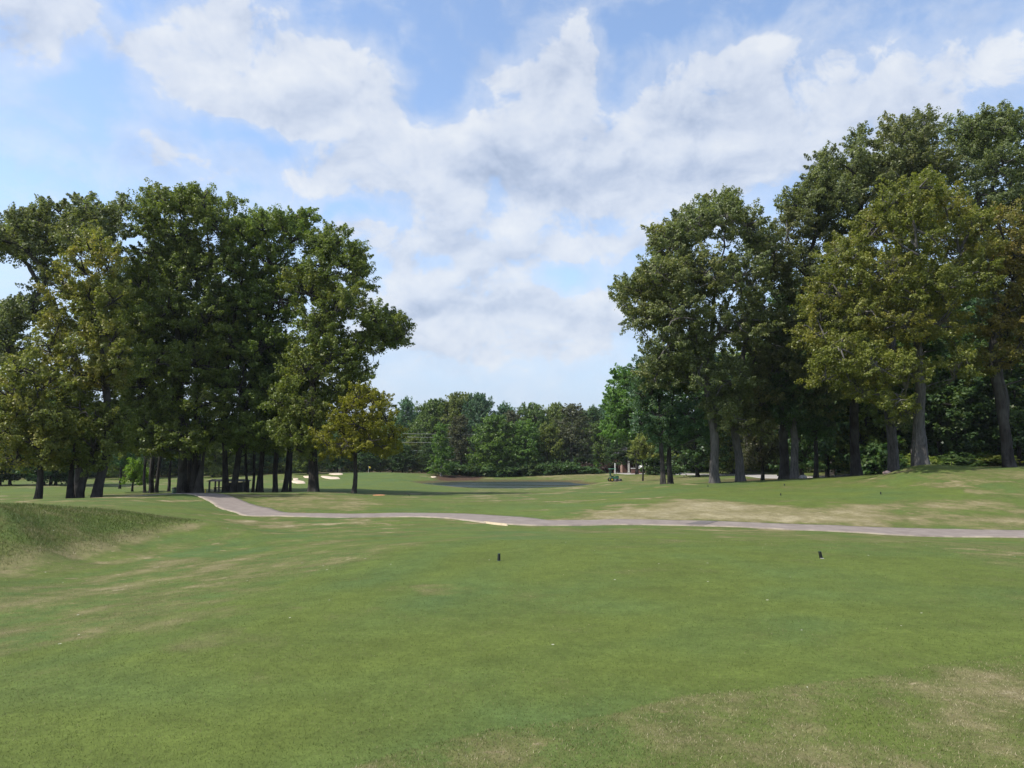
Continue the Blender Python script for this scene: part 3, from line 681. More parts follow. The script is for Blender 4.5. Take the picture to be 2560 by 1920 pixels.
def grow(seed, stems, trunk_r, lobes, tuft_r=.45, tuft_density=1.15, leaves=58, leaf=.21, first=.3, warm=0.15, limb_k=1.0, twig=True, droop=.15):
    """stems: list of (k,3) axis polylines; lobes: (n,7) cx cy cz rx ry rz density. returns wood and leaf arrays"""
    rng = np.random.default_rng(seed)
    WV, WQ = [], []; nv = 0
    nodes, load, par = [], [], []
    def addw(v, q):
        nonlocal nv
        WV.append(v); WQ.append(q + nv); nv += len(v)
    stem_nodes = []
    for S in stems:
        S = np.asarray(S, float)
        L = np.concatenate([[0], np.cumsum(np.linalg.norm(S[1:] - S[:-1], axis=1))])
        n = max(8, int(L[-1] / .55)); q = np.linspace(0, L[-1], n)
        P = np.stack([np.interp(q, L, S[:, i]) for i in range(3)], 1)
        for _ in range(4): P[1:-1] = .25 * P[:-2] + .5 * P[1:-1] + .25 * P[2:]
        wob = rng.normal(0, 1, (n, 2)); 
        for _ in range(6): wob[1:-1] = .25 * wob[:-2] + .5 * wob[1:-1] + .25 * wob[2:]
        wob *= sstep(0, .25, q / L[-1])[:, None] * trunk_r * .9; P[:, :2] += wob
        stem_nodes.append((P, q, L[-1]))
    for P, q, L in stem_nodes:
        i0 = len(nodes)
        for i in range(len(P)):
            nodes.append(P[i]); load.append(0.0); par.append(i0 + i - 1 if i else -1)
    n_stem = len(nodes)
    zmax = max(P[-1][2] for P, q, L in stem_nodes)
    lob = np.asarray(lobes, float)
    ax = np.array(nodes)
    d0 = np.array([np.min(np.linalg.norm(ax - l[:3], axis=1)) for l in lob])
    limb_paths = []; lobe_nodes = []; tufts = []; twigs = []
    NA = [np.array(n) for n in nodes]
    for li in np.argsort(d0):
        l = lob[li]; c = l[:3]
        N = np.array(NA)
        hd = np.hypot(N[:, 0] - c[0], N[:, 1] - c[1])
        cost = np.linalg.norm(N - c, axis=1) + 1.5 * np.maximum(0, N[:, 2] - (c[2] - .45 * hd)) + np.where(N[:, 2] < first, 50, 0) + .12 * (np.arange(len(N)) >= n_stem)
        cost += np.where(np.linalg.norm(N - c, axis=1) < .5, 3, 0)
        j = int(np.argmin(cost)); a = N[j]; Ld = np.linalg.norm(c - a)
        out = (c - a); out[2] = 0; out /= np.linalg.norm(out) + 1e-6
        c1 = a + (out * .45 + np.array([0, 0, .35])) * Ld * .5 + rng.normal(0, .06, 3) * Ld
        c2 = c - (out * .25 + np.array([0, 0, .45])) * Ld * .35 + rng.normal(0, .06, 3) * Ld
        k = 9
        P = bez(a, c1, c2, c, k); P[2:-1] += rng.normal(0, .02, (k - 3, 3)) * Ld
        ids = [j]
        for i in range(1, k):
            NA.append(P[i]); load.append(0.0); par.append(ids[-1]); ids.append(len(NA) - 1)
        limb_paths.append(ids)
        area = 4 * np.pi * ((l[3] * l[4]) ** 1.6 / 3 + (l[3] * l[5]) ** 1.6 / 3 + (l[4] * l[5]) ** 1.6 / 3) ** (1 / 1.6)
        nt = max(5, int(area * tuft_density * l[6]))
        load[ids[-1]] += nt
        u = rng.normal(0, 1, (nt, 3)); u /= np.linalg.norm(u, axis=1, keepdims=True)
        u[:, 2] = np.where(u[:, 2] < -.8, -u[:, 2] * rng.uniform(.2, 1, nt), u[:, 2])
        rad = rng.uniform(.30, 1.0, nt) ** .45
        tc = c + u * rad[:, None] * l[3:6]
        tufts.append(np.concatenate([tc, u, np.full((nt, 1), li), rng.uniform(0, 1, (nt, 1))], 1))
        # branchlets inside the lobe, then twigs to the tufts
        nb = 5
        sel = tc[rng.choice(nt, min(nb, nt), replace=False)]
        s0 = P[rng.integers(k // 2, k, len(sel))]
        mid = (s0 + sel) / 2 + rng.normal(0, .12, sel.shape); mid[:, 2] += .12
        bp = np.stack([s0, mid, sel], 1); r0 = max(.018, .012 * np.sqrt(nt))
        v, q = tubes(bp, np.tile(np.array([r0, r0 * .7, r0 * .3]), (len(sel), 1)), 5); addw(v, q)
        if twig:
            cand = np.concatenate([P[k // 2:], mid, sel])
            jn = np.argmin(((tc[:, None] - cand[None]) ** 2).sum(2), axis=1); s1 = cand[jn]
            md = (s1 + tc) / 2 + rng.normal(0, .05, tc.shape)
            v, q = tubes(np.stack([s1, md, tc], 1), np.tile(np.array([.014, .010, .005]), (nt, 1)), 3); addw(v, q)
    N = np.array(NA); load = np.array(load)
    for i in range(len(load) - 1, -1, -1):
        if par[i] >= 0: load[par[i]] += load[i]
    tot = load[0] if len(stem_nodes) == 1 else load.max()
    rr = trunk_r * .80 * limb_k * (np.maximum(load, 1) / max(tot, 1)) ** .62
    for ids in limb_paths:
        r = rr[ids[1:]]; r = np.concatenate([[r[0]], r]); r = np.minimum(np.maximum(r, .016), trunk_r * .7)
        v, q = tubes(N[ids][None], r[None], 7); addw(v, q)
    for (P, q_, L), si in zip(stem_nodes, np.cumsum([0] + [len(s[0]) for s in stem_nodes])[:-1]):
        nP = len(P); hh = q_
        r = np.maximum(np.minimum(trunk_r * (1 - .32 * hh / L), np.maximum(rr[si:si + nP] * 1.18, .03)), trunk_r * .16) if limb_k else trunk_r * (1 - .6 * hh / L)
        r = np.where(hh < first, trunk_r * (1 - .30 * hh / L), r)
        for _ in range(5): r[1:-1] = .25 * r[:-2] + .5 * r[1:-1] + .25 * r[2:]
        r = r + trunk_r * .42 * np.exp(-hh / (trunk_r * 1.5))
        # finer rings near the foot and a lobed outline
        q2 = np.unique(np.concatenate([np.linspace(0, min(3.0, L), 14), q_]))
        P2 = np.stack([np.interp(q2, q_, P[:, i]) for i in range(3)], 1)
        r2 = np.interp(q2, q_, r); r2 = r2 + 0 * r2
        fl = trunk_r * .42 * (np.exp(-q2 / (trunk_r * 1.5)) - np.interp(q2, q_, np.exp(-q_ / (trunk_r * 1.5)))); r2 = r2 + fl
        ns = 16; an = np.linspace(0, 2 * np.pi, ns, endpoint=False); ph = rng.uniform(0, 6.28, 3)
        lobd = .10 * np.sin(3 * an + ph[0]) + .07 * np.sin(5 * an + ph[1])
        w = np.exp(-q2 / 1.2)[:, None] * 1.6 + .45
        rad = r2[:, None] * (1 + w * lobd[None] + rng.normal(0, .025, (len(q2), ns)))
        Vt = np.stack([P2[:, 0:1] + rad * np.cos(an), P2[:, 1:2] + rad * np.sin(an), np.repeat(P2[:, 2:3], ns, 1)], -1)
        idx = np.arange(len(q2) * ns).reshape(-1, ns); nx = np.roll(idx, -1, 1)
        addw(Vt.reshape(-1, 3), np.stack([idx[:-1], nx[:-1], nx[1:], idx[1:]], -1).reshape(-1, 4))
    T = np.concatenate(tufts)
    nt = len(T)
    near = tuft_r < .6
    m = int(leaves * (1.7 if near else 1.0)); leaf = leaf * (.76 if near else 1.0)
    tr = tuft_r * np.exp(rng.normal(-.08, .30, nt))
    dirs = rng.normal(0, 1, (nt, m, 3)); dirs /= np.linalg.norm(dirs, axis=2, keepdims=True)
    rad = rng.uniform(.12, 1, (nt, m, 1)) ** .55
    # each tuft is a leafy shoot pointing outward and a little up, thinning to its tip
    sh = T[:, 3:6] + np.array([0, 0, .45]) + rng.normal(0, .35, (nt, 3)); sh /= np.linalg.norm(sh, axis=1, keepdims=True)
    sp = rng.uniform(-.75, 1.25, (nt, m)); wd = .80 - .42 * np.maximum(sp, 0)
    off = dirs * rad * (tr[:, None] * wd)[..., None] + sh[:, None] * (sp * tr[:, None])[..., None]; off[..., 2] *= .85
    off[..., 2] -= droop * rad[..., 0] ** 2 * tr[:, None]
    pos = T[:, None, :3] + off
    nrm = dirs * .50 + T[:, None, 3:6] * .35 + np.array([0, 0, .45]) + rng.normal(0, .55, (nt, m, 3))
    nrm /= np.linalg.norm(nrm, axis=2, keepdims=True)
    a = rng.normal(0, 1, (nt, m, 3)) + dirs * .8; a[..., 2] -= .5
    a -= nrm * (a * nrm).sum(2, keepdims=True); a /= np.linalg.norm(a, axis=2, keepdims=True) + 1e-9
    b = np.cross(nrm, a)
    s = leaf * rng.uniform(.65, 1.3, (nt, m, 1))
    p0 = pos - a * s * .5; p2 = pos + a * s * .5 - nrm * s * .10; md = pos - a * s * .02
    p1 = md + b * s * .33 - nrm * s * .05; p3 = md - b * s * .33 - nrm * s * .05
    LV = np.stack([p0, p1, p2, p3], 2).reshape(-1, 3)
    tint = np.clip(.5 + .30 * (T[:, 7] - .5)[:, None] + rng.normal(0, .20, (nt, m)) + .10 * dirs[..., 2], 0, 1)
    lw = np.random.default_rng(seed + 7).uniform(0, 1, len(lob))
    wm = np.clip(.55 * lw[T[:, 6].astype(int)] + .35 * T[:, 7] + warm - .25, 0, 1)[:, None] + rng.normal(0, .12, (nt, m))
    return (np.concatenate(WV), np.concatenate(WQ)), LV, np.repeat(tint.ravel(), 4), np.repeat(np.clip(wm, 0, 1).ravel(), 4)

LEAFCOUNT = [0]
def tree_parts(root, data, leafm, barkm):
    LEAFCOUNT[0] += len(data[1]) // 4
    (WV, WQ), LV, tint, wm = data
    tk = mesh_np('trunk', WV, WQ.ravel(), 4, barkm, root, smooth=True)
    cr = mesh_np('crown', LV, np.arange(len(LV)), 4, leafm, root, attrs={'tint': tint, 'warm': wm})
    return tk, cr

def oval_lobes(rng, H, clear, R, n=16, conic=0.0, sz=.42):
    out = []
    for i in range(n):
        f = (i + .5) / n
        z = clear + (H - clear) * f
        prof = (1 - conic) * math.sin(math.pi * min(1, .16 + .80 * f)) ** .7 + conic * (1.04 - f)
        rl = R * sz * (.55 + .55 * prof) * rng.uniform(.85, 1.15)
        a = i * 2.4 + rng.uniform(-.4, .4); q = max(0, R * prof - rl * .75) * rng.uniform(.8, 1.05)
        out.append((q * math.cos(a), q * math.sin(a), min(z, H - rl * .8), rl, rl, rl * (.85 if not conic else .7), 1.0))
    out.append((0, 0, H - R * .35, R * .36, R * .36, R * .36, 1.0))
    for f in (.25, .5, .72):
        out.append((rng.uniform(-.2, .2) * R, rng.uniform(-.2, .2) * R, clear + (H - clear) * f, R * .45, R * .45, R * .45, .7))
    return out

def big_tree(name, px, d, r, lobes_px, species, bark, label, seed, trunk=None, stems=None, group=None, base_dy=0.0, depth_k=.85, fill=.6, **kw):
    """a tree whose crown lobes are listed where they stand in the photograph; depth is filled in round the trunk"""
    rng = np.random.default_rng(seed + 100)
    x0 = (px - 1280) / F * d; z0 = h1(x0, d) - .12
    base = np.array([x0, d, z0])
    L = []
    for l in lobes_px:
        p = np.array(at(l[0], l[1], d)) - base
        rx, rz = l[2] * d / F, l[3] * d / F
        L.append([p[0], 0.0, p[2], rx * .92, min(rx, rz) * 1.0, rz * .92, l[4] if len(l) > 4 else 1.0])
    L = np.array(L); cxm = np.average(L[:, 0], weights=L[:, 3])
    out = []
    for l in L:
        near = L[np.abs(L[:, 2] - l[2]) < 2.6]
        Rc = max(np.max(np.abs(near[:, 0] - cxm) + near[:, 3] * .6), l[3])
        dep = depth_k * math.sqrt(max(0, Rc ** 2 - (l[0] - cxm) ** 2))
        ys = [rng.uniform(-.25, .25) * l[4]]
        if dep > l[4] * .9: ys = [-dep * rng.uniform(.45, .95), dep * rng.uniform(.35, .95)]
        if dep > l[4] * 2.3: ys.append(rng.uniform(-.15, .15) * dep)
        for i, y in enumerate(ys):
            q = l.copy(); q[1] = y
            if i: q[0] += rng.normal(0, .25) * q[3]; q[2] += rng.normal(0, .2) * q[5] - .15 * q[5]
            # keep the outline of the photograph under perspective
            s = (d + y) / d; q[0] = (q[0] + x0) * s - x0; q[2] = (q[2] + z0 - CAMZ) * s - z0 + CAMZ
            out.append(q)
    # inner foliage between neighbouring lobes
    n0 = len(out)
    for i in range(n0):
        o_ = out[i]; c_ = [q for q in out[:n0] if .5 < np.linalg.norm(q[:3] - o_[:3]) < 4.2]
        if c_ and rng.uniform() < fill:
            q = c_[rng.integers(len(c_))]; f = rng.uniform(.35, .65)
            out.append(np.concatenate([o_[:3] * f + q[:3] * (1 - f), np.minimum(o_[3:6], q[3:6]) * .8, [.8 * min(o_[6], q[6])]]))
    top = max(l[2] for l in L)
    if trunk:
        ax = [np.array([0, 0, 0.])] + [np.array(at(u, v, d)) - base for u, v in trunk]
    else:
        ax = [np.array([0, 0, 0.]), np.array([0, 0, top * .25]), np.array([cxm * .35, 0, top * .5]), np.array([cxm * .75, 0, top * .80])]
    S = [ax] if not stems else [[np.array(p) + np.array([dx, dy, 0]) + np.array([ex, ey, 0]) * i / (len(ax) - 1) for i, p in enumerate(ax)] for dx, dy, ex, ey in stems]
    kw.setdefault('first', max(1.2, min(l[2] for l in L) - 2.0))
    root = empty(name, tuple(base), label, 'tree', group)
    tree_parts(root, grow(seed, S, r, out, **kw), LEAF[species], BARK[bark])
    return root

# ---- right-hand grove, front row
GR = 'tall trees of the right-hand grove'
big_tree('oak_tree', 1780, 49, .29, [(1800, 540, 72, 62), (1735, 560, 60, 55), (1870, 560, 58, 64), (1910, 600, 40, 50), (1680, 615, 60, 52), (1648, 585, 36, 36), (1650, 685, 66, 58), (1590, 725, 60, 42), (1553, 742, 34, 34),
          (1762, 680, 85, 78), (1855, 690, 75, 75), (1700, 785, 78, 66), (1625, 792, 56, 44), (1585, 800, 34, 28, .7), (1800, 820, 85, 78), (1880, 800, 56, 76), (1662, 872, 60, 58), (1640, 935, 48, 46), (1735, 930, 76, 66), (1830, 950, 70, 72), (1840, 1045, 56, 40), (1795, 1020, 42, 36)],
         'grey', 'grey', 'tall broad grey-green oak with pale ridged trunk at the left end of the right-hand grove', 11, trunk=[(1779, 1080), (1768, 900), (1785, 740), (1800, 640)], group=GR, tuft_r=.42, leaf=.20, warm=.25)
big_tree('oak_tree', 1846, 51, .29, [(1935, 625, 56, 56), (1925, 720, 66, 66), (1935, 830, 66, 66), (1985, 560, 50, 56), (1960, 920, 62, 56), (1900, 1000, 54, 52), (1890, 900, 60, 60), (1880, 1060, 46, 36)],
         'grey', 'grey', 'grey-green oak leaning right, grey trunk just right of the broad oak at the grove end', 12, trunk=[(1842, 1050), (1850, 900), (1890, 760), (1925, 650)], group=GR, tuft_r=.42, leaf=.20)
big_tree('oak_tree', 1955, 52, .30, [(2070, 408, 42, 44), (2045, 470, 48, 56), (1992, 512, 48, 48), (2100, 500, 64, 70), (2050, 590, 76, 76), (2020, 690, 76, 76), (2085, 770, 76, 76), (2000, 815, 66, 66), (1990, 920, 62, 56), (2055, 900, 66, 60), (2000, 1000, 54, 50), (2050, 1010, 54, 46)],
         'grey', 'dark', 'tall grey-green tree with pointed left shoulder rising above the middle of the right-hand grove', 13, trunk=[(1955, 1050), (1965, 900), (2010, 720), (2045, 560)], group=GR, tuft_r=.46, leaf=.21)
big_tree('oak_tree', 1980, 51, .27, [(1985, 880, 50, 50), (1960, 960, 48, 46), (2010, 970, 46, 46), (1985, 1040, 44, 36), (1935, 1010, 36, 36)],
         'deep', 'grey', 'shorter dark tree with trunk touching that of the pointed tall tree', 14, trunk=[(1979, 1060), (1980, 960), (1985, 880)], group=GR)
big_tree('oak_tree', 2135, 53, .32, [(2155, 352, 42, 46), (2130, 425, 56, 58), (2190, 440, 56, 56), (2160, 530, 66, 66), (2130, 630, 66, 66), (2120, 750, 66, 66), (2130, 870, 62, 56), (2100, 955, 56, 52), (2165, 960, 46, 46)],
         'grey', 'dark', 'tall grey-green tree with straight dark trunk left of the golden tree', 15, trunk=[(2135, 1050), (2134, 850), (2145, 600), (2155, 430)], group=GR, tuft_r=.46, leaf=.21)
big_tree('oak_tree', 2228, 53, .36, [(2240, 332, 46, 50), (2316, 320, 44, 52), (2280, 415, 74, 66), (2212, 425, 54, 56), (2335, 425, 64, 64), (2245, 530, 74, 74), (2310, 555, 74, 74), (2260, 680, 70, 66), (2250, 1040, 40, 36), (2220, 980, 44, 40)],
         'grey', 'grey', 'very tall grey-green tree with twin tops rising behind the golden tree', 16, trunk=[(2228, 1050), (2228, 850), (2245, 600), (2270, 430)], group=GR, tuft_r=.48, leaf=.22)
big_tree('oak_tree', 2514, 56, .28, [(2394, 325, 40, 46), (2437, 318, 38, 44), (2502, 304, 42, 50), (2546, 320, 36, 48), (2420, 405, 62, 56), (2505, 405, 66, 56), (2590, 400, 56, 66), (2440, 510, 66, 56), (2535, 515, 66, 56), (2610, 520, 60, 60), (2480, 640, 76, 66), (2565, 645, 66, 66), (2510, 770, 60, 56)],
         'grey', 'dark', 'tallest grey-green tree at the right edge, its fork showing against the sky', 17, trunk=[(2512, 1000), (2490, 750), (2475, 520), (2490, 400)], group=GR, tuft_r=.46, leaf=.21)
big_tree('golden_tree', 2300, 43, .34, [(2300, 468, 66, 46), (2240, 500, 56, 46), (2360, 508, 60, 50), (2190, 560, 66, 56), (2290, 575, 76, 66), (2390, 598, 72, 62), (2440, 556, 46, 42), (2120, 640, 72, 62), (2210, 678, 80, 72), (2320, 698, 80, 72), (2420, 690, 72, 66), (2060, 730, 62, 56), (2140, 780, 76, 72),
          (2240, 808, 80, 72), (2350, 800, 76, 62), (2032, 828, 46, 46), (2100, 878, 66, 56), (2190, 915, 72, 56), (2262, 925, 62, 50), (2062, 938, 46, 42), (2150, 982, 52, 32), (2238, 1010, 40, 40), (2400, 905, 50, 44), (2470, 640, 46, 50)],
         'gold', 'grey', 'broad golden-olive tree with thick grey trunk on the grassy mound', 18, trunk=[(2298, 1080), (2297, 960), (2300, 800), (2296, 640)], group=GR, tuft_r=.36, leaf=.165, leaves=58, tuft_density=1.4, warm=.30)
big_tree('oak_tree', 2283, 45.5, .22, [(2310, 880, 40, 40), (2330, 960, 36, 36), (2270, 960, 34, 30)], 'deep', 'grey', 'thin grey-barked tree pressed against the trunk of the golden tree', 28, trunk=[(2283, 1080), (2285, 980), (2305, 890)], group=GR)
big_tree('olive_tree', 2515, 43, .30, [(2500, 562, 54, 50), (2580, 540, 56, 56), (2545, 640, 66, 66), (2482, 660, 46, 46), (2610, 650, 66, 76), (2560, 760, 66, 66), (2490, 800, 46, 46), (2630, 780, 66, 66), (2565, 868, 60, 50), (2492, 898, 42, 38), (2630, 900, 66, 56)],
         'olive', 'dark', 'olive and orange-tinged tree at the right edge with dark flared trunk', 19, trunk=[(2508, 1080), (2490, 950), (2480, 860), (2540, 700)], group=GR, tuft_r=.38, leaf=.175, warm=.55)
big_tree('oak_tree', 1655, 50, .17, [(1620, 930, 46, 42), (1662, 958, 54, 50), (1600, 985, 40, 40), (1640, 1036, 50, 46), (1602, 1058, 32, 32), (1650, 1085, 36, 30)], 'blue', 'dark', 'small blue-green tree, left of the slim twin trunks before the grove', 20, trunk=[(1655, 1100), (1652, 1000), (1650, 930)], tuft_r=.36, leaf=.17, tuft_density=1.1, group='slim twin trees before the grove')
big_tree('oak_tree', 1672, 51, .18, [(1702, 968, 50, 50), (1722, 1036, 46, 46), (1694, 1076, 46, 38), (1666, 1100, 36, 26), (1740, 1090, 36, 36)], 'blue', 'dark', 'small blue-green tree, right of the slim twin trunks before the grove', 21, trunk=[(1673, 1100), (1676, 1020), (1690, 960)], tuft_r=.36, leaf=.17, tuft_density=1.1, group='slim twin trees before the grove')
big_tree('maple_tree', 1590, 112, .22, [(1560, 948, 42, 38), (1540, 1000, 34, 38), (1582, 1015, 46, 46), (1552, 1075, 38, 38), (1600, 1085, 42, 34), (1620, 960, 40, 40), (1640, 1030, 46, 46)], 'fresh', 'dark', 'bright green maple behind the left end of the right-hand grove', 22, tuft_r=.62, leaf=.32, tuft_density=.8)
big_tree('small_tree', 1604, 84, .10, [(1604, 1108, 32, 26), (1590, 1130, 24, 20), (1622, 1132, 26, 22)], 'olive', 'dark', 'low yellow-green young tree under the bright maple', 23, tuft_r=.3, leaf=.16)
big_tree('cedar_tree', 1900, 58, .14, [(1880, 1080, 30, 34), (1912, 1066, 36, 36), (1890, 1120, 36, 32), (1928, 1118, 32, 34), (1905, 1156, 40, 24), (1870, 1150, 22, 24)], 'brown', 'dark', 'brownish bushy cedar between the grey oak trunks', 24, tuft_r=.34, leaf=.15, tuft_density=1.2, first=.6)
big_tree('oak_tree', 2034, 54, .16, [(2030, 960, 40, 40), (2050, 1020, 40, 36), (2010, 1060, 36, 30), (2045, 1075, 34, 28)], 'deep', 'dark', 'slender dark trunk beside the pale service road', 25, group=GR)

# ---- left-hand grove
GL = 'trees of the left-hand grove'
big_tree('olive_tree', 250, 38, .22, [(232, 612, 46, 42), (190, 652, 46, 42), (272, 660, 50, 46), (150, 720, 46, 46), (220, 738, 56, 50), (285, 748, 50, 50), (140, 800, 46, 46), (210, 838, 60, 56), (280, 848, 54, 54), (122, 880, 50, 46), (190, 928, 60, 50), (258, 948, 54, 50), (302, 920, 44, 44)],
         'olive', 'dark', 'olive-brown tree with leaning dark trunk in the left-hand grove', 31, trunk=[(262, 1120), (276, 1030), (262, 900), (236, 780), (232, 690)], group=GL, tuft_r=.34, leaf=.16, leaves=56, tuft_density=1.6, warm=.35)
big_tree('olive_tree', 107, 37, .16, [(60, 918, 54, 46), (122, 958, 54, 46), (20, 978, 54, 46), (72, 1028, 60, 46), (140, 1048, 54, 44), (10, 1078, 54, 46), (72, 1106, 54, 42), (132, 1122, 46, 36), (-50, 1036, 54, 54), (30, 1140, 40, 28), (96, 1150, 34, 22)],
         'olive', 'dark', 'low olive-green tree with slim black trunk at the far left', 32, trunk=[(107, 1150), (104, 1050), (90, 960)], group=GL, tuft_r=.34, leaf=.16, tuft_density=1.6, warm=.2)
big_tree('oak_tree', 199, 38.5, .18, [(200, 1020, 54, 46), (262, 1046, 50, 46), (172, 1088, 54, 42), (232, 1106, 50, 42), (282, 1106, 36, 36), (190, 1150, 44, 24), (236, 1160, 30, 22), (300, 1040, 36, 40)],
         'oak', 'dark', 'green tree with paired thick dark trunks at the far left', 33, stems=[(-.24, 0, -.4, 0), (.22, .1, .5, 0)], group=GL, tuft_r=.34, leaf=.16, tuft_density=1.6)
big_tree('oak_tree', 205, 47, .28, [(40, 560, 50, 40), (98, 552, 46, 36), (8, 600, 46, 46), (150, 530, 46, 36), (212, 520, 42, 36), (130, 598, 56, 46), (246, 544, 40, 36), (72, 632, 46, 30), (182, 590, 54, 46), (240, 600, 46, 46), (-40, 600, 46, 50), (120, 680, 40, 36), (10, 800, 56, 54), (20, 880, 56, 54), (80, 770, 50, 54), (-40, 850, 56, 60), (300, 560, 36, 40, .5), (318, 510, 22, 26, .35)],
         'grey', 'dark', 'tall grey-green oak at the far left with a heavy limb reaching left', 34, trunk=[(205, 1050), (195, 900), (140, 780), (95, 700)], group=GL, tuft_r=.42, leaf=.20, limb_k=1.2)
big_tree('oak_tree', 485, 50, .29, [(455, 508, 50, 44), (410, 500, 44, 40), (500, 508, 46, 44), (372, 550, 44, 44), (450, 588, 64, 52), (540, 555, 44, 40), (380, 640, 60, 56), (480, 680, 70, 62), (560, 650, 50, 54), (350, 720, 50, 50), (420, 778, 70, 62), (520, 790, 70, 66), (340, 818, 46, 50), (400, 898, 66, 56), (490, 908, 70, 62), (350, 958, 50, 50), (430, 998, 66, 50), (520, 1008, 56, 50), (370, 1058, 50, 42), (450, 1086, 56, 38), (312, 1036, 42, 46), (322, 1106, 36, 32), (390, 1112, 44, 30), (480, 1120, 40, 28), (540, 1085, 44, 36), (300, 960, 44, 50), (300, 880, 44, 50), (592, 500, 24, 24, .7)],
         'oak', 'dark', 'tallest tree of the left-hand grove, deep green, on three fused stems', 35, stems=[(-.58, 0, -.8, 0), (0, .25, .1, .5), (.56, 0, .9, 0)], trunk=[(485, 1080), (480, 900), (470, 700), (462, 580)], group=GL, tuft_r=.40, leaf=.185, tuft_density=1.5, warm=.12)
big_tree('oak_tree', 580, 51, .22, [(600, 580, 46, 40), (650, 562, 50, 36), (700, 560, 46, 40), (748, 548, 28, 28, .9), (776, 540, 24, 26, .8), (742, 590, 46, 40), (592, 660, 60, 56), (670, 650, 66, 56), (620, 758, 70, 66), (700, 748, 70, 60), (580, 858, 60, 60), (660, 868, 70, 62), (600, 968, 60, 56), (680, 978, 66, 56), (560, 1048, 56, 46), (640, 1066, 60, 42), (600, 1112, 44, 28), (670, 1100, 44, 34), (720, 1000, 54, 50), (545, 960, 50, 50)],
         'oak', 'dark', 'deep green tree with forked trunk behind the small shelter', 36, stems=[(-.25, 0, -1.2, 0), (.25, 0, 1.4, .2)], trunk=[(580, 1100), (590, 950), (630, 780), (660, 640)], group=GL, tuft_r=.40, leaf=.185, tuft_density=1.5, warm=.12)
big_tree('oak_tree', 789, 49, .32, [(800, 612, 50, 40), (850, 602, 44, 40), (882, 640, 42, 42), (820, 680, 66, 56), (898, 690, 36, 48), (762, 720, 66, 60), (858, 758, 66, 56), (790, 820, 70, 60), (938, 792, 42, 36), (982, 812, 40, 32), (1000, 842, 26, 32), (950, 846, 50, 32), (898, 862, 44, 34), (830, 898, 66, 54), (762, 920, 66, 56), (912, 930, 32, 32), (850, 978, 50, 42), (780, 1008, 60, 46), (730, 1080, 54, 40), (700, 1000, 50, 46), (770, 1080, 44, 36), (740, 1120, 40, 24)],
         'oak', 'dark', 'broad deep green tree with big flared trunk, right end of the left-hand grove', 37, trunk=[(786, 1120), (783, 980), (800, 820), (815, 700)], group=GL, tuft_r=.40, leaf=.185, tuft_density=1.5, warm=.1)
big_tree('small_tree', 888, 46, .14, [(900, 990, 40, 32), (940, 1000, 42, 36), (868, 1020, 46, 36), (958, 1046, 46, 40), (900, 1066, 56, 46), (840, 1066, 44, 40), (982, 1086, 32, 32), (930, 1106, 50, 36), (860, 1120, 50, 32), (818, 1116, 30, 30), (968, 1124, 32, 24), (915, 975, 24, 20, .7), (800, 1090, 24, 24)],
         'yellow', 'dark', 'lone rounded golden-green tree with slim dark trunk on the fairway edge', 38, trunk=[(888, 1190), (886, 1120), (892, 1040)], tuft_r=.30, leaf=.145, leaves=50, tuft_density=1.55, warm=.10, first=2.2)
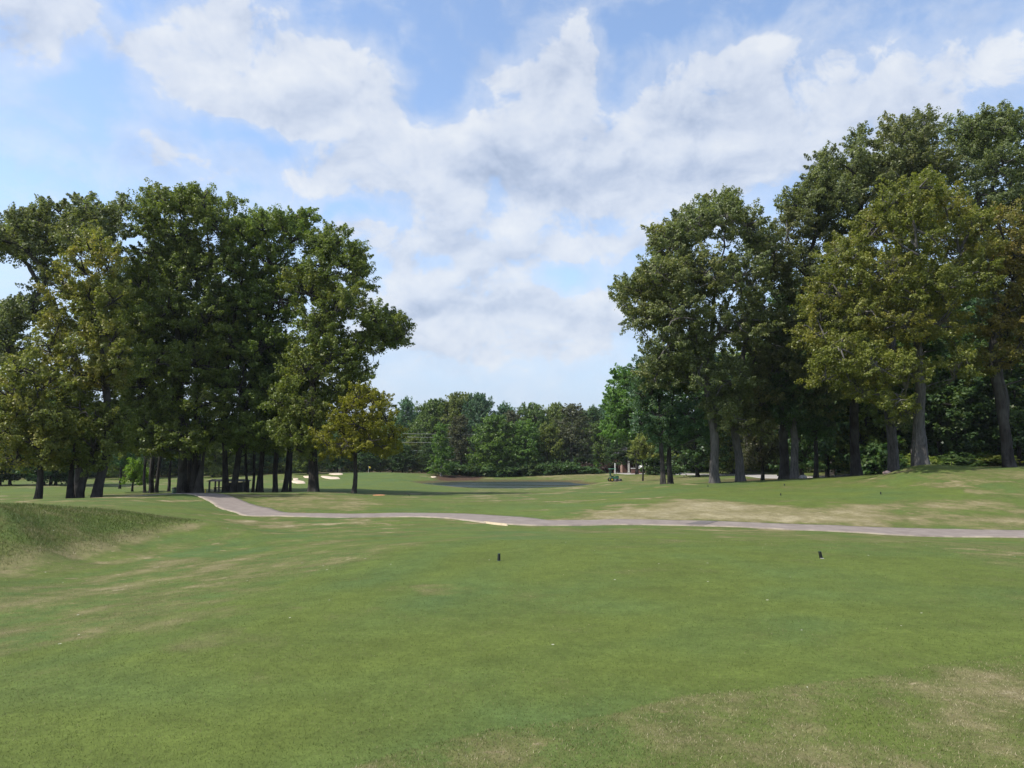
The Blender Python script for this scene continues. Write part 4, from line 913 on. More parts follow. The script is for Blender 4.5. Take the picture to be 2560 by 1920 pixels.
for px, d, r, lob, sp, lab, sd, extra in [
        (500, 58, .2, [(420, 730, 60, 60), (360, 790, 56, 60), (480, 830, 66, 66), (560, 760, 60, 66), (640, 820, 66, 66), (420, 900, 66, 60), (560, 900, 66, 60), (300, 820, 50, 60)], 'deep', 'dark tree filling the shade behind the three-stemmed tree', 52, {}),
        (476, 57, .2, [(370, 830, 60, 60), (385, 905, 60, 60), (262, 760, 50, 60), (250, 860, 50, 60), (215, 975, 56, 50), (300, 940, 50, 50), (640, 700, 56, 50), (440, 640, 60, 60), (330, 700, 50, 50)], 'oak', 'green crown filling the gap between the olive tree and the three-stemmed tree', 53, {}),
        (638, 53, .10, [(630, 900, 46, 50), (645, 980, 44, 44), (620, 1020, 40, 36)], 'deep', 'thin three-stemmed tree left of the pale straight trunk in the left grove', 41, dict(stems=[(-.35, 0, -.5, 0), (0, 0, .1, .2), (.3, 0, .6, 0)])),
        (658, 52, .18, [(660, 900, 50, 50), (690, 960, 46, 46), (640, 840, 50, 50)], 'deep', 'straight greyish trunk with dark crown in the middle of the left grove', 42, {}),
        (694, 52, .18, [(694, 960, 46, 46), (720, 900, 50, 50), (672, 1030, 40, 34), (730, 1040, 40, 36)], 'deep', 'black trunk with low crooked side branches in the left grove', 43, dict(first=1.0)),
        (716, 53, .19, [(730, 900, 50, 50), (750, 980, 46, 46), (720, 1040, 40, 34)], 'deep', 'trunk leaning right just left of the big flared trunk', 44, dict(trunk=[(722, 1130), (728, 1020), (735, 920)])),
        (731, 55, .10, [(745, 960, 40, 40), (740, 1030, 36, 36)], 'deep', 'thin sapling trunk beside the leaning trunk of the left grove', 45, {}),
        (387, 60, .20, [(387, 1000, 40, 40), (400, 1060, 40, 36), (370, 1080, 36, 32)], 'deep', 'middle and thickest of three slim trunks left of the three-stemmed tree', 46, {}),
        (372, 61, .12, [(360, 1040, 36, 36), (365, 1090, 30, 28)], 'deep', 'thin trunk on the left of the slim trio in the left grove', 47, {}),
        (399, 60, .14, [(415, 1040, 36, 36), (410, 1090, 30, 28)], 'deep', 'thin trunk on the right of the slim trio in the left grove', 48, {}),
        (430, 62, .12, [(430, 1060, 40, 36), (440, 1100, 36, 28)], 'deep', 'thin lone trunk beside the dark litter bin', 49, {}),
        (308, 76, .12, [(300, 1080, 40, 40), (320, 1130, 34, 28), (285, 1140, 30, 26)], 'blue', 'slim grey-green tree left of the lime tree', 50, {}),
        (340, 63, .09, [(330, 1170, 24, 20), (354, 1174, 22, 22), (340, 1158, 22, 14), (348, 1198, 28, 18), (324, 1198, 20, 16), (366, 1195, 16, 18)], 'lime', 'small vivid lime-green tree glowing between the left trunks', 51, dict(first=.5, tuft_r=.28, leaf=.15, tuft_density=1.3))]:
    big_tree('small_tree' if r < .13 else 'oak_tree', px, d, r, lob, sp, 'dark', lab, sd, **extra)
# ---- shared kinds for the trees farther off: built once, then copied with their own material, size and turn
def kind(seed, H, clear, R, r, n=16, conic=0.0, **kw):
    rng = np.random.default_rng(seed)
    kw.setdefault('tuft_r', .75); kw.setdefault('leaf', .38); kw.setdefault('leaves', 44); kw.setdefault('tuft_density', .42); kw.setdefault('twig', False)
    data = grow(seed, [[(0, 0, 0), (.1, 0, clear), (0, .1, H * .8)]], r, oval_lobes(rng, H, clear, R, n, conic), first=clear * .7, **kw)
    return data
KIND = {}
_protos = {'round': (61, 14, 1.2, 5.0, .28, 20, 0), 'tall': (62, 19, 3.5, 4.6, .30, 22, 0), 'wide': (63, 16, 3.0, 6.4, .34, 24, 0), 'cone': (64, 16, 1.0, 4.0, .26, 24, .75), 'pine': (65, 19, 4.0, 4.2, .26, 20, .25), 'wood': (66, 19, 1.6, 4.4, .20, 24, 0), 'bush': (67, 3.0, .15, 2.2, .07, 14, 0)}
def far_tree(kind_name, px, d, top_py, width_px, species, label, name='oak_tree', bark='dark', group=None, seed=0):
    H0, R0 = _protos[kind_name][1], _protos[kind_name][3]
    x = (px - 1280) / F * d; z = h1(x, d) - .15
    H = at(px, top_py, d)[2] - z; W = width_px * d / F / 2 * 1.18
    root = empty(name, (x, d, z), label, 'tree', group, rz=(seed * 1.7) % 6.28)
    root.scale = (W / R0, W / R0, H / H0)
    if kind_name not in KIND:
        a = _protos[kind_name]
        KIND[kind_name] = [o.data for o in tree_parts(root, kind(*a), LEAF[species], BARK[bark])]
        for o in root.children: o.material_slots[0].link = 'OBJECT'; o.material_slots[0].material = LEAF[species] if o.data == KIND[kind_name][1] else BARK[bark]
    else:
        for nm, me in zip(('trunk', 'crown'), KIND[kind_name]):
            o = bpy.data.objects.new(nm, me); COL.objects.link(o); o.parent = root
            o.material_slots[0].link = 'OBJECT'; o.material_slots[0].material = LEAF[species] if nm == 'crown' else BARK[bark]
    return root

FAR = [  # kind, px, depth, top, width, leaf, bark, label
    ('tall', 1014, 172, 996, 62, 'blue', 'dark', 'pale blue-green feathery tree at the left of the far woods'),
    ('wide', 1086, 166, 1003, 120, 'bright', 'dark', 'wide mid-green tree with a flat top in the far woods'),
    ('wide', 1146, 164, 986, 105, 'oak', 'dark', 'highest tree of the far woods, its left rounded top'),
    ('wide', 1196, 162, 988, 100, 'blue', 'dark', 'dark round tree next to the highest far tree'),
    ('pine', 1152, 134, 1040, 74, 'brown', 'dark', 'dark brownish pine behind the pond between two brighter trees'),
    ('cone', 1104, 122, 1060, 66, 'bright', 'pale', 'light green conical tree at the left end of the pond'),
    ('round', 1236, 130, 1038, 104, 'bright', 'dark', 'large bright green maple behind the middle of the pond'),
    ('pine', 1280, 146, 1026, 60, 'brown', 'dark', 'dark narrow pine between the two bright maples'),
    ('tall', 1262, 166, 1010, 80, 'blue', 'dark', 'bluish tree top behind the dark narrow pine'),
    ('round', 1313, 130, 1052, 84, 'bright', 'dark', 'second bright maple to the right of the large one behind the pond'),
    ('round', 1368, 132, 1058, 74, 'oak', 'dark', 'dark green maple between the bright maple and the pale-stemmed pine'),
    ('wide', 1330, 166, 1012, 90, 'bright', 'dark', 'mid-green broad top behind the bright maples'),
    ('wide', 1388, 168, 1012, 80, 'oak', 'dark', 'green rounded top behind the dark green maple'),
    ('pine', 1430, 135, 1010, 96, 'brown', 'pale', 'tall brownish pine with a pale bare stem at the right of the pond'),
    ('tall', 1480, 168, 1018, 70, 'deep', 'dark', 'dark pointed top right of the tall pine'),
    ('round', 1490, 150, 1058, 66, 'bright', 'dark', 'light green layered tree right of the tall pine'),
    ('wide', 1530, 172, 1030, 90, 'blue', 'dark', 'bluish far tree beside the bright maple'),
    ('tall', 1570, 172, 1020, 80, 'deep', 'dark', 'dark far tree showing past the bright maple')]
for i, (k, px, d, top, w, sp, bk, lab) in enumerate(FAR):
    far_tree(k, px, d, top, w, sp, lab, 'pine_tree' if k == 'pine' else 'cypress_tree' if k == 'cone' else 'oak_tree', bk, 'trees of the far woods', i)
# shaded trees in rows that nothing tells apart
def row(items, label, group, sp_cycle, kinds=('wood',), name='oak_tree', seed=0):
    rng = random.Random(seed)
    for i, (px, d, top, w) in enumerate(items):
        far_tree(kinds[i % len(kinds)], px, d, top, w, sp_cycle[i % len(sp_cycle)], label, name, 'dark', group, seed + i * 3 + 1)
row([(px, 150 + (i % 3) * 6, 1085 + (i * 37) % 28, 62) for i, px in enumerate((846, 872, 900, 926, 954, 982, 1008, 1034, 1056, 1076))],
    'dark shaded tree in the row between the golden-green tree and the pond', 'dark row beyond the green', ('deep', 'oak', 'blue'), seed=3)
row([(px, 142 + (i % 2) * 9, 1095 + (i * 23) % 24, 60) for i, px in enumerate((1130, 1170, 1212, 1250, 1292, 1335, 1375, 1412, 1452))],
    'dark understorey tree in the shade behind the pond', 'understorey behind the pond', ('deep', 'blue'), kinds=('round',), seed=40)
row([(px, 126 + (i % 3) * 10, 1000 + (i * 53) % 60, 120) for i, px in enumerate((-140, -60, 20, 95, 170, 240, 310, 385, 460, 540, 620, 700, 775))],
    'distant tree of the dark belt behind the left-hand grove', 'belt behind the left grove', ('oak', 'deep', 'blue'), kinds=('wood', 'round'), seed=60)
row([(px, 84 + (i % 3) * 4, 960 + (i * 41) % 50, 130) for i, px in enumerate((-40, 12, 36, 120, 136, 149))],
    'dark trunk and crown of the cluster standing on the lower fairway at the far left', 'cluster on the lower left fairway', ('deep',), seed=80)
row([(px, 64 + (i * 7) % 30, 700 + (i * 67) % 130, 190) for i, px in enumerate((2000, 2062, 2075, 2088, 2120, 2170, 2200, 2250, 2300, 2345, 2390, 2440, 2490, 2540, 2600, 2660, 2720))],
    'dark tree in the shaded wood behind the right-hand grove', 'shaded wood behind the right grove', ('deep', 'deep', 'oak'), seed=100)
row([(px, 96 + (i % 3) * 8, 830 + (i * 47) % 70, 170) for i, px in enumerate((1740, 1830, 1900, 1990, 2080, 2170, 2260, 2360, 2460, 2560, 2660))],
    'far tree deep inside the wood behind the right-hand grove', 'depth of the right-hand wood', ('deep', 'oak'), kinds=('wood', 'round'), seed=130)
row([(px, 150 + (i % 3) * 9, 1040 + (i * 31) % 30, 90) for i, px in enumerate((1620, 1670, 1720, 1770, 1820, 1880))],
    'hazy tree behind the brick house, seen between the grove trunks', 'trees behind the brick house', ('oak', 'blue'), kinds=('round', 'wood'), seed=150)

row([(px, 176 + (i % 4) * 8, 1022 + (i * 29) % 34, 90) for i, px in enumerate(range(-260, 2860, 52))],
    'tree of the farthest wooded belt closing the course', 'farthest wooded belt', ('oak', 'blue', 'deep'), kinds=('round', 'wide', 'round'), seed=170)
row([(px, 62 + (i * 11) % 32, 1118 + (i * 17) % 26, 110) for i, px in enumerate(range(2180, 2700, 32))],
    'dark shrub under the trees of the shaded wood at the right', 'undergrowth of the right wood', ('deep', 'oak'), kinds=('bush',), name='shrub', seed=210)
row([(px, 108 + (i * 13) % 30, 1128 + (i * 11) % 22, 80) for i, px in enumerate(range(1640, 2700, 40))],
    'low shrub in the shade far behind the grove trunks', 'far undergrowth behind the right grove', ('deep', 'oak', 'brown'), kinds=('bush',), name='shrub', seed=250)
row([(px, 128 + (i * 7) % 14, 1158 + (i * 5) % 12, 60) for i, px in enumerate(range(1130, 1480, 24))],
    'dark shrub along the shaded bank behind the pond', 'shrubs behind the pond', ('deep',), kinds=('bush',), name='shrub', seed=290)
row([(px, 136 + (i * 9) % 20, 1160 + (i * 7) % 14, 70) for i, px in enumerate(range(-120, 800, 46))],
    'low shrub at the foot of the tree belt beyond the left fairway', 'shrubs beyond the left fairway', ('oak', 'deep'), kinds=('bush',), name='shrub', seed=330)

for i, (px, d, top, w) in enumerate([(1543, 130, 1085, 60), (1588, 131, 1070, 66), (1634, 130, 1090, 60), (1690, 132, 1075, 66), (1752, 131, 1080, 66), (1815, 131, 1085, 66)]):
    far_tree('pine', px, d, top, w, ('deep', 'oak', 'deep')[i % 3], 'dark tree overhanging the roof of the brick house', 'oak_tree', 'dark', 'trees shading the brick house', i + 500)
# ------------------------------------------------------------------ grass blades standing on the near turf and on the bank
def blade_mat():
    m, t, o = material('grass_blades')
    d0 = t.attr('tint')
    c = t.ramp(d0, [(0.0, (0.063, 0.100, 0.016)), (.25, (0.092, 0.122, 0.025)), (.45, (0.141, 0.148, 0.050)), (.7, (0.252, 0.218, 0.107)), (.95, (0.414, 0.363, 0.222))])
    b = t.new('ShaderNodeBsdfPrincipled'); t.put(b.inputs['Base Color'], c); b.inputs['Roughness'].default_value = .55; b.inputs['Specular IOR Level'].default_value = .25
    tr = t.new('ShaderNodeBsdfTranslucent'); t.put(tr.inputs[0], c)
    mx = t.new('ShaderNodeMixShader'); mx.inputs[0].default_value = .3
    t.l.new(b.outputs[0], mx.inputs[1]); t.l.new(tr.outputs[0], mx.inputs[2]); t.l.new(mx.outputs[0], o.inputs[0]); return m
M_BLADE = blade_mat()
def blades(name, x, y, hgt, wid, tint, rng, lean=1.0):
    n = len(x); z = height(x, y) - .006
    P = np.stack([x, y, z], 1)
    az = rng.uniform(0, 2 * np.pi, n); ln = rng.uniform(.25, 1.2, n) * lean * hgt
    la = rng.uniform(0, 2 * np.pi, n)
    s = np.stack([np.cos(az), np.sin(az), np.zeros(n)], 1) * (wid / 2)[:, None]
    tip = P + np.stack([np.cos(la) * ln, np.sin(la) * ln, hgt], 1)
    V = np.stack([P - s, P + s, tip], 1).reshape(-1, 3)
    return mesh_np(name, V, np.arange(3 * n), 3, M_BLADE, attrs={'tint': np.repeat(tint, 3)})
def sample_ground(n, d0, d1, u0, u1, rng, k=1.2):
    a = rng.uniform(0, 1, n); e = 1 - k
    d = (d0 ** e + a * (d1 ** e - d0 ** e)) ** (1 / e)
    u = rng.uniform(u0, u1, n)
    return u * d, d
rng = np.random.default_rng(5)
gx, gy = sample_ground(860000, 2.0, 15, -1.5, 1.5, rng)
dr, mw, hu, so_ = masks(gx, gy); mw = 1 - masks.rough
keep = (rng.uniform(0, 1, len(gx)) < np.where(mw > .5, .75, 1.0)) & ~((np.abs(gx / gy) > .9) & (gy > 7.5))
gx, gy, dr, mw = gx[keep], gy[keep], dr[keep], mw[keep]
hg = np.where(mw > .5, rng.uniform(.008, .017, len(gx)), rng.uniform(.008, .022, len(gx)))
tn = np.clip(dr + rng.normal(0, .16, len(gx)) + np.where(mw > .5, .12 + .2 * (rng.uniform(0, 1, len(gx)) < .10), .06 + .32 * (rng.uniform(0, 1, len(gx)) < .34)), 0, 1)
tag(blades('grass', gx, gy, hg, .0026 + .0007 * gy, tn, rng), 'short mown and rough grass blades across the near tee', None, None, 'stuff')
bx, by = rng.uniform(-13.5, -7.6, 90000), rng.uniform(9.5, 21.5, 90000)
inb = rng.uniform(0, 1, len(bx)) < sstep(-.5, .6, sdist(BANK, bx, by))
bx, by = bx[inb], by[inb]
dr, mw, hu, so_ = masks(bx, by)
tag(blades('long_grass', bx, by, rng.uniform(.025, .07, len(bx)), np.full(len(bx), .012), np.clip(dr + rng.normal(0, .13, len(bx)), 0, 1), rng, .8), 'longer tufted grass on the steep bank at the left', None, None, 'stuff')

# ------------------------------------------------------------------ small things on the course
m_black = simple('black_painted_wood', (.012, .014, .012), .5, .4, .3, 20)
m_dkgreen = simple('dark_green_plastic', (.02, .045, .03), .5, .4, .2, 8)
m_white = simple('white_paint', (.62, .62, .60), .6, .3, .08, 5)
m_brick = simple('red_brick', (.125, .068, .055), .9, .2, .35, 9)
m_pink = simple('pinkish_stucco', (.58, .40, .33), .9, .2, .12, 4)
m_grey = simple('weathered_grey_wood', (.10, .095, .09), .9, .2, .3, 7)
m_roof = simple('dark_shingles', (.05, .048, .05), .9, .2, .3, 8)
m_yel = simple('yellow_paint', (.60, .46, .05), .6, .3, .1, 5)
m_stone = simple('grey_stone', (.26, .25, .24), .9, .2, .3, 5)
m_glass = simple('dark_glass', (.02, .025, .03), .1, .6, .1, 3)
m_steel = simple('dull_steel', (.30, .30, .30), .45, .5, .15, 6, metal=.6)
m_tyre = simple('tyre_rubber', (.02, .02, .02), .85, .2, .2, 9)
m_mow = simple('green_machine_paint', (.045, .16, .085), .4, .5, .15, 5)
m_deck = simple('dusty_dark_metal', (.085, .08, .085), .7, .3, .25, 8)
m_clay = simple('orange_clay', (.42, .20, .10), .95, .1, .2, 5)

def on_ground(px, py): return hit(px, py)
def marker(px, py, label, lean=0.0, foot=False, rz=.4):
    p = on_ground(px, py)
    r = empty('tee_marker', (p[0], p[1], p[2] - .004), label, 'tee marker', 'tee markers', rz)
    h = .112
    MB().box((0, 0, h / 2), (.036, .05, h), shear=(lean, 0), taper=.86).build('block', m_black, r, bevel=.005)
    MB().box((lean * 1.0, 0, h + .004), (.030, .043, .008)).build('cap', m_dkgreen, r, bevel=.002)
    if foot: MB().lathe((0, -.02, 0), [(.030, 0), (.032, .007), (.024, .012)], 14).build('foot', m_stone, r)
    else: MB().lathe((0, 0, 0), [(.032, 0), (.032, .006), (.028, .010)], 14).build('foot', m_dkgreen, r)
    return r
marker(1247, 1402, 'upright black tee marker on the near tee, nearest the middle of the turf', .004, False, .5)
marker(2053, 1396, 'leaning black tee marker with a pale foot on the near tee', -.022, True, .3)
marker(1770, 1217, 'tiny tee marker on the second tee below the ridged grey oak trunk', 0, False, .2)
marker(1961, 1214, 'tiny tee marker high on the second tee, before the paired dark trunks', 0, False, .8)
marker(1952, 1239, 'tiny tee marker at the front edge of the second tee, above the tan slope', 0, False, .1)
marker(2202, 1236, 'tiny tee marker at the far right end of the second tee', 0, False, .5)

# shelter behind the forked tree
def shelter():
    d = 57.0; x0, x1 = [(p - 1280) / F * d for p in (538, 622)]; xc = (x0 + x1) / 2; z = min(h1(x0, d), h1(x1, d)) - .05
    top = at(580, 1203, d)[2]; H = top - z; w = x1 - x0
    r = empty('shelter', (xc, d, z), 'small low dark shelter with one open side behind the forked trunk', 'shelter')
    for sx in (-1, -.45, .98):
        for sy in (-.55, .55):
            MB().box((sx * w / 2, sy, H / 2), (.10, .10, H)).build('post', m_grey, r)
    MB().add([(-w / 2 - .18, -.8, H), (w / 2 + .18, -.8, H), (w / 2 + .18, .8, H), (-w / 2 - .18, .8, H), (-w / 2 - .05, 0, H + .16), (w / 2 + .05, 0, H + .16)],
             [(0, 1, 5, 4), (2, 3, 4, 5), (1, 2, 5), (3, 0, 4), (3, 2, 1, 0)]).build('roof', m_roof, r)
    MB().box((w * .25, -.50, H * .46), (w * .44, .06, H * .9)).build('front_panel', m_black, r)
    MB().box((w * .25, .50, H * .46), (w * .44, .06, H * .9)).build('back_panel', m_black, r)
    MB().box((-w * .28, .1, H * .42), (w * .34, .4, .06)).box((-w * .43, .1, H * .2), (.06, .36, H * .4)).box((-w * .13, .1, H * .2), (.06, .36, H * .4)).build('bench', m_grey, r)
shelter()
def bin_():
    d = 46.0; x = (444 - 1280) / F * d; z = h1(x, d) - .03
    H = at(444, 1219.5, d)[2] - z
    r = empty('litter_bin', (x, d, z), 'small dark green litter bin left of the three-stemmed tree', 'bin')
    MB().lathe((0, 0, 0), [(.11, 0), (.125, .02), (.135, H * .9), (.13, H * .92)], 18).build('body', m_dkgreen, r, smooth=True)
    MB().lathe((0, 0, H * .92), [(.145, 0), (.145, .03), (.10, .07), (.03, .085)], 18).build('lid', m_black, r, smooth=True)
bin_()
def post(px, d, top_py, rad, mat, name, label, cat):
    x = (px - 1280) / F * d; z = h1(x, d) - .08; H = at(px, top_py, d)[2] - z
    r = empty(name, (x, d, z), label, cat)
    MB().tube([(0, 0, 0), (0, 0, H * .97)], rad, 10).build('shaft', mat, r)
    MB().lathe((0, 0, H * .965), [(rad * 1.15, 0), (rad * 1.2, H * .02), (rad * .6, H * .04)], 10).build('cap', mat, r)
    return r
post(521, 49, 1221.5, .035, m_yel, 'marker_post', 'short yellow marker post beside the three-stemmed tree', 'post')
post(530, 60, 1205, .06, m_black, 'marker_post', 'dark stubby post left of the low shelter', 'post')
post(2372, 60, 1155, .03, m_grey, 'fence_post', 'short dark post poking over the grassy mound', 'post')
post(2390, 66, 1134, .05, m_grey, 'fence_post', 'taller grey post behind the grassy mound', 'post')
post(1536, 126, 1158, .09, m_white, 'fence_post', 'thin pale post behind the green mower', 'post')
# flagstick
d = 129.0; x = (924 - 1280) / F * d; z = h1(x, d); H = max(1.2, at(924, 1166, d)[2] - z)
r = empty('flagstick', (x, d, z - .05), 'golf flagstick with small yellow flag on the far green', 'flag')
MB().tube([(0, 0, 0), (0, 0, H)], .022, 8).build('pole', m_white, r)
fv = [(i * .05, .03 * math.sin(i * .9), H - .02 - j * .16 - .02 * i) for i in range(8) for j in range(3)]
MB().add(fv, [(i * 3 + j, i * 3 + j + 1, i * 3 + j + 4, i * 3 + j + 3) for i in range(7) for j in range(2)]).build('flag', m_yel, r)
# hoop
p = on_ground(1016, 1240.5)
r = MB().tube([(.19 * math.cos(a), .03 * math.sin(a), .17 * math.sin(a) - .02) for a in [math.pi * i / 16 for i in range(17)]], .011, 6).build('wire_hoop', m_black)
r.location = p; tag(r, 'thin dark wire hoop arched over the grass right of the lone golden tree', 'hoop')
tag(drape_fan('clay_patch', [(930, 1238.6), (945, 1236.6), (968, 1237), (969, 1238.6), (950, 1239.6)], .03, m_clay), 'narrow streak of bare orange clay near the wire hoop', None, None, 'structure')
# stones
for px, d, s, lab, mt in [(2002, 50, .22, 'grey stone on the grass before the service road', m_stone), (2211, 43.5, .16, 'small pinkish stone at the foot of the grassy mound', m_pink)]:
    x = (px - 1280) / F * d
    o_ = MB().blob((0, 0, s * .35), (s * 1.4, s, s * .75), int(px)).build('stone', mt, smooth=True); o_.location = (x, d, h1(x, d)); tag(o_, lab, 'stone')
# mower
def mower():
    p = on_ground(1534, 1203.5)
    r = empty('riding_mower', (p[0], p[1], p[2] - .01), 'green riding mower with canopy and dark cutting decks beyond the pond end', 'mower', rz=.25)
    r.scale = (.86, .86, .86)
    MB().box((.15, 0, .52), (.95, .62, .30), taper=.86).box((.52, 0, .62), (.40, .52, .34), taper=.8).box((-.18, 0, .40), (.7, .7, .10)).build('body', m_mow, r, bevel=.03)
    MB().box((-.22, 0, .72), (.40, .42, .10)).box((-.42, 0, .94), (.10, .40, .42), shear=(-.05, 0)).build('seat', m_black, r, bevel=.03)
    s = MB().tube([(.22, 0, .62), (.10, 0, .92)], .02, 8).tube([(.10 + .05 * math.cos(a), .15 * math.sin(a), .93 + .13 * math.cos(a)) for a in [2 * math.pi * i / 14 for i in range(15)]], .014, 6)
    s.build('steering_wheel', m_black, r)
    for y in (-.30, .30):
        MB().tube([(-.50, y, .50), (-.52, y, 1.2), (-.46, y, 1.72)], .024, 8).build('roll_bar', m_mow, r)
    MB().box((-.16, 0, 1.76), (.98, .86, .07), taper=.86).build('canopy', m_mow, r, bevel=.02)
    for px_, py_, rr in ((-.42, -.42, .27), (-.42, .42, .27), (.55, 0.0, .22)):
        w = MB().lathe((px_, py_, rr), [(rr * .86, -.11), (rr, -.08), (rr, .08), (rr * .86, .11)], 20, 'y').build('wheel', m_tyre, r)
        MB().lathe((px_, py_, rr), [(rr * .5, -.125), (rr * .5, .125)], 14, 'y').build('rim', m_yel, w)
    for x_, y_ in ((.78, -.42), (.78, .42), (.05, -.78), (.05, .78)):
        MB().lathe((x_, y_, .20), [(.16, -.34), (.19, -.30), (.19, .30), (.16, .34)], 14, 'y').box((x_, y_, .34), (.30, .66, .08)).build('cutting_deck', m_deck, r)
mower()
# brick house behind the grove, low wall, pillar, parked car
def house():
    d = 136.0; xa, xb = [(p - 1280) / F * d for p in (1546, 1870)]; L = xb - xa; z = min(h1(xa, d), h1(xb, d)) - .1; H = 3.3; D = 9.0
    r = empty('brick_house', ((xa + xb) / 2, d, z), 'long low red brick house with pale columns behind the slim twin trees', 'house')
    MB().box((0, D / 2, H / 2), (L, D, H)).build('wall', m_brick, r)
    o_ = .5
    MB().add([(-L / 2 - o_, -o_ - 1.2, H), (L / 2 + o_, -o_ - 1.2, H), (L / 2 + o_, D + o_, H), (-L / 2 - o_, D + o_, H), (-L / 2 + 3, D / 2, H + 2.6), (L / 2 - 3, D / 2, H + 2.6)],
             [(0, 1, 5, 4), (1, 2, 5), (2, 3, 4, 5), (3, 0, 4), (3, 2, 1, 0)]).build('roof', m_roof, r)
    for i, px in enumerate((1551.5, 1570, 1613, 1660, 1720, 1822, 1840)):
        x = (px - 1280) / F * (d - 1.3) - (xa + xb) / 2
        MB().box((x, -1.3, H / 2 + .02), (.30, .30, H - .04)).box((x, -1.3, .12), (.42, .42, .24)).box((x, -1.3, H - .12), (.40, .40, .16)).build('column', m_pink if i in (0, 2) else m_white, r)
    for i, px in enumerate((1590, 1640, 1690, 1750, 1790)):
        x = (px - 1280) / F * d - (xa + xb) / 2
        f = MB().box((x, -.03, 1.65), (1.3, .10, 1.5)).build('window', m_white, r)
        MB().box((x - .3, -.09, 1.65), (.50, .04, 1.3)).box((x + .3, -.09, 1.65), (.50, .04, 1.3)).build('pane', m_glass, f)
    x = (1612 - 1280) / F * d - (xa + xb) / 2 + .9
    dr_ = MB().box((x, -.03, 1.05), (.95, .08, 2.1)).build('door', m_white, r)
    MB().lathe((x + .35, -.10, 1.0), [(.03, -.03), (.04, 0), (.03, .03)], 8, 'y').build('handle', m_steel, dr_)
house()
def lowwall():
    d = 126.0; xa, xb = [(p - 1280) / F * d for p in (1576, 1602)]; z = min(h1(xa, d), h1(xb, d)) - .1; H = at(1590, 1171.5, d)[2] - z
    r = empty('garden_wall', ((xa + xb) / 2, d, z), 'low red brick garden wall with pale coping before the house', 'wall')
    MB().box((0, 0, H / 2), (xb - xa, .3, H)).build('brickwork', m_brick, r)
    MB().box((0, 0, H + .05), (xb - xa + .1, .42, .10)).build('coping', m_white, r)
    x = (1613.5 - 1280) / F * d; z = h1(x, d) - .1; H = at(1613, 1160.5, d)[2] - z
    r = empty('gate_pillar', (x, d, z), 'square pinkish gate pillar right of the low brick wall', 'pillar')
    MB().box((0, 0, H / 2), (.40, .40, H)).build('shaft', m_pink, r)
    MB().box((0, 0, H + .06), (.54, .54, .12), taper=.8).build('cap', m_white, r)
lowwall()
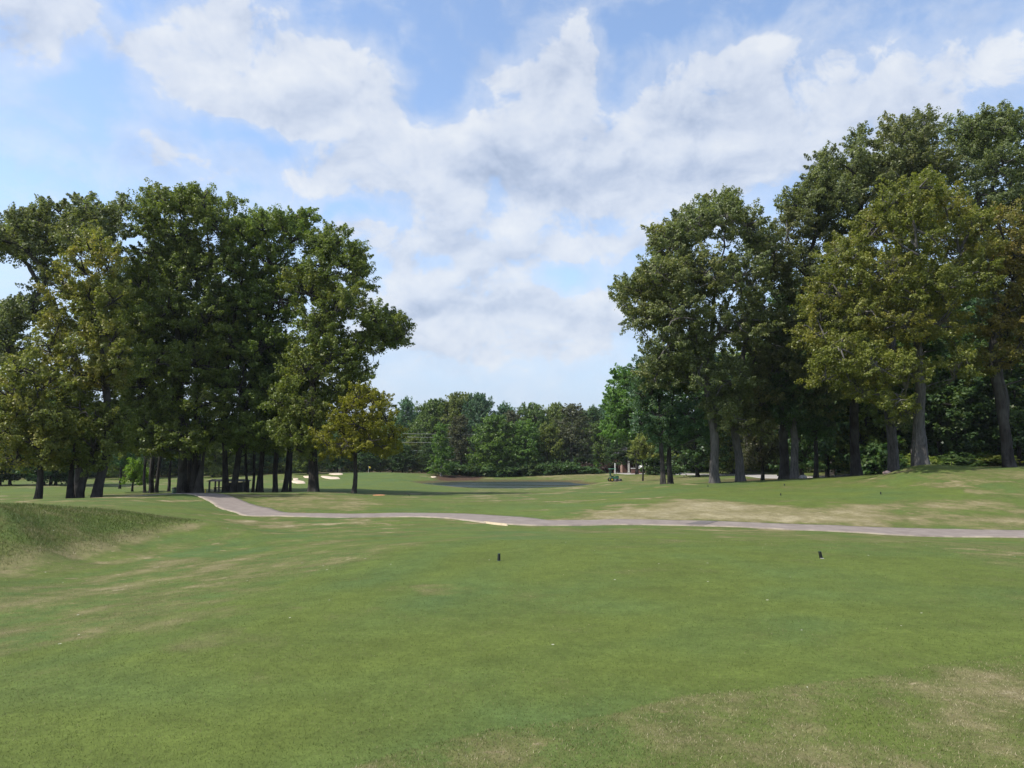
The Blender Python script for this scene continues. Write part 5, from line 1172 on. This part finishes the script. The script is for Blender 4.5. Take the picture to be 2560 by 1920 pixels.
def car(px, d, rz, label):
    x = (px - 1280) / F * d; z = h1(x, d)
    r = empty('parked_car', (x, d, z), label, 'car', 'parked white cars', rz)
    prof = [(-2.1, .35), (-2.15, .62), (-2.0, .86), (-1.25, .94), (-.75, 1.36), (.45, 1.40), (1.05, .98), (1.9, .84), (2.12, .62), (2.1, .35)]
    n = len(prof); vs = []
    for y, k in ((-.86, 1), (-.70, 1.015), (.70, 1.015), (.86, 1)):
        for a, b in prof:
            yy = y * (.84 if b > 1.1 else 1); vs.append((a * k, yy, b * k if b > .4 else b))
    fs = [(j * n + i, j * n + i + 1, (j + 1) * n + i + 1, (j + 1) * n + i) for j in range(3) for i in range(n - 1)] + [tuple(reversed(range(n))), tuple(3 * n + i for i in range(n)), tuple(j * n + q for j, q in ((0, 0), (1, 0), (2, 0), (3, 0), (3, n - 1), (2, n - 1), (1, n - 1), (0, n - 1)))]
    MB().add(vs, fs).build('body', m_white, r)
    for s in (-1, 1):
        MB().add([(-1.05, s * .80, .98), (.90, s * .80, 1.0), (.42, s * .74, 1.32), (-.70, s * .74, 1.30)], [(0, 1, 2, 3) if s < 0 else (3, 2, 1, 0)]).build('side_window', m_glass, r)
    MB().add([(1.03, -.66, 1.02), (1.03, .66, 1.02), (.52, .60, 1.40), (.52, -.60, 1.40)], [(0, 1, 2, 3)]).build('windscreen', m_glass, r)
    for a in (-1.3, 1.3):
        for s in (-1, 1):
            w = MB().lathe((a, s * .78, .33), [(.26, -.11), (.33, -.09), (.33, .09), (.26, .11)], 18, 'y').build('wheel', m_tyre, r)
            MB().lathe((a, s * .78, .33), [(.20, -.12), (.20, .12)], 12, 'y').build('rim', m_steel, w)
    for s in (-.6, .6): MB().box((2.08, s, .66), (.10, .30, .12)).build('headlight', m_steel, r)
car(1606, 129.5, 1.8, 'white car parked end-on behind the pinkish gate pillar')
car(1688, 122, .15, 'white car parked on the road between the slim twins and the ridged grey oak')
# utility poles and power lines in front of the far woods
pA, pB = (905, 150.0), (1640, 150.0)
for (px, d), lab in ((pA, 'wooden utility pole hidden among the dark trees left of the pond'), (pB, 'wooden utility pole among the trees behind the brick house')):
    x = (px - 1280) / F * d; z = h1(x, d)
    r = empty('utility_pole', (x, d, z), lab, 'pole', 'utility poles'); H = at(px, 1078, d)[2] - z
    MB().tube([(0, 0, -.3), (0, 0, H)], [.16, .11], 10).build('shaft', m_grey, r)
    MB().box((0, 0, H - .3), (.12, 2.0, .12)).build('crossarm', m_grey, r)
for i, (ya, yb, sag, lab) in enumerate([(1082, 1084, .3, 'topmost pale power line crossing the far woods'), (1091, 1090, .3, 'second pale power line from the top across the far woods'),
                                  (1103, 1100, .5, 'third pale power line from the top across the far woods'), (1124, 1118, .5, 'lowest faint power line across the far woods')]):
    a, b = at(pA[0], ya, pA[1]), at(pB[0], yb, pB[1])
    q = [(a[0] + (b[0] - a[0]) * t_, a[1] + (b[1] - a[1]) * t_, a[2] + (b[2] - a[2]) * t_ - sag * 4 * t_ * (1 - t_)) for t_ in [k / 24 for k in range(25)]]
    tag(MB().tube(q, .024, 5).build('power_line', m_steel), lab, 'cable', 'power lines')
far_tree('bush', 1488, 133, 1157, 22, 'lime', 'round lime-green shrub glowing among dark purple shrubs right of the pond', 'shrub', seed=5)
row([(px, 131 + i % 3, 1160 + (i * 5) % 9, 30) for i, px in enumerate((1466, 1478, 1500, 1512, 1524))], 'dark purple shrub around the lime-green shrub', 'purple shrubs right of the pond', ('plum',), kinds=('bush',), name='shrub', seed=400)
far_tree('bush', 1488, 131, 1173, 20, 'deep', 'low black-green shrub right below the round lime-green shrub', 'shrub', seed=9)
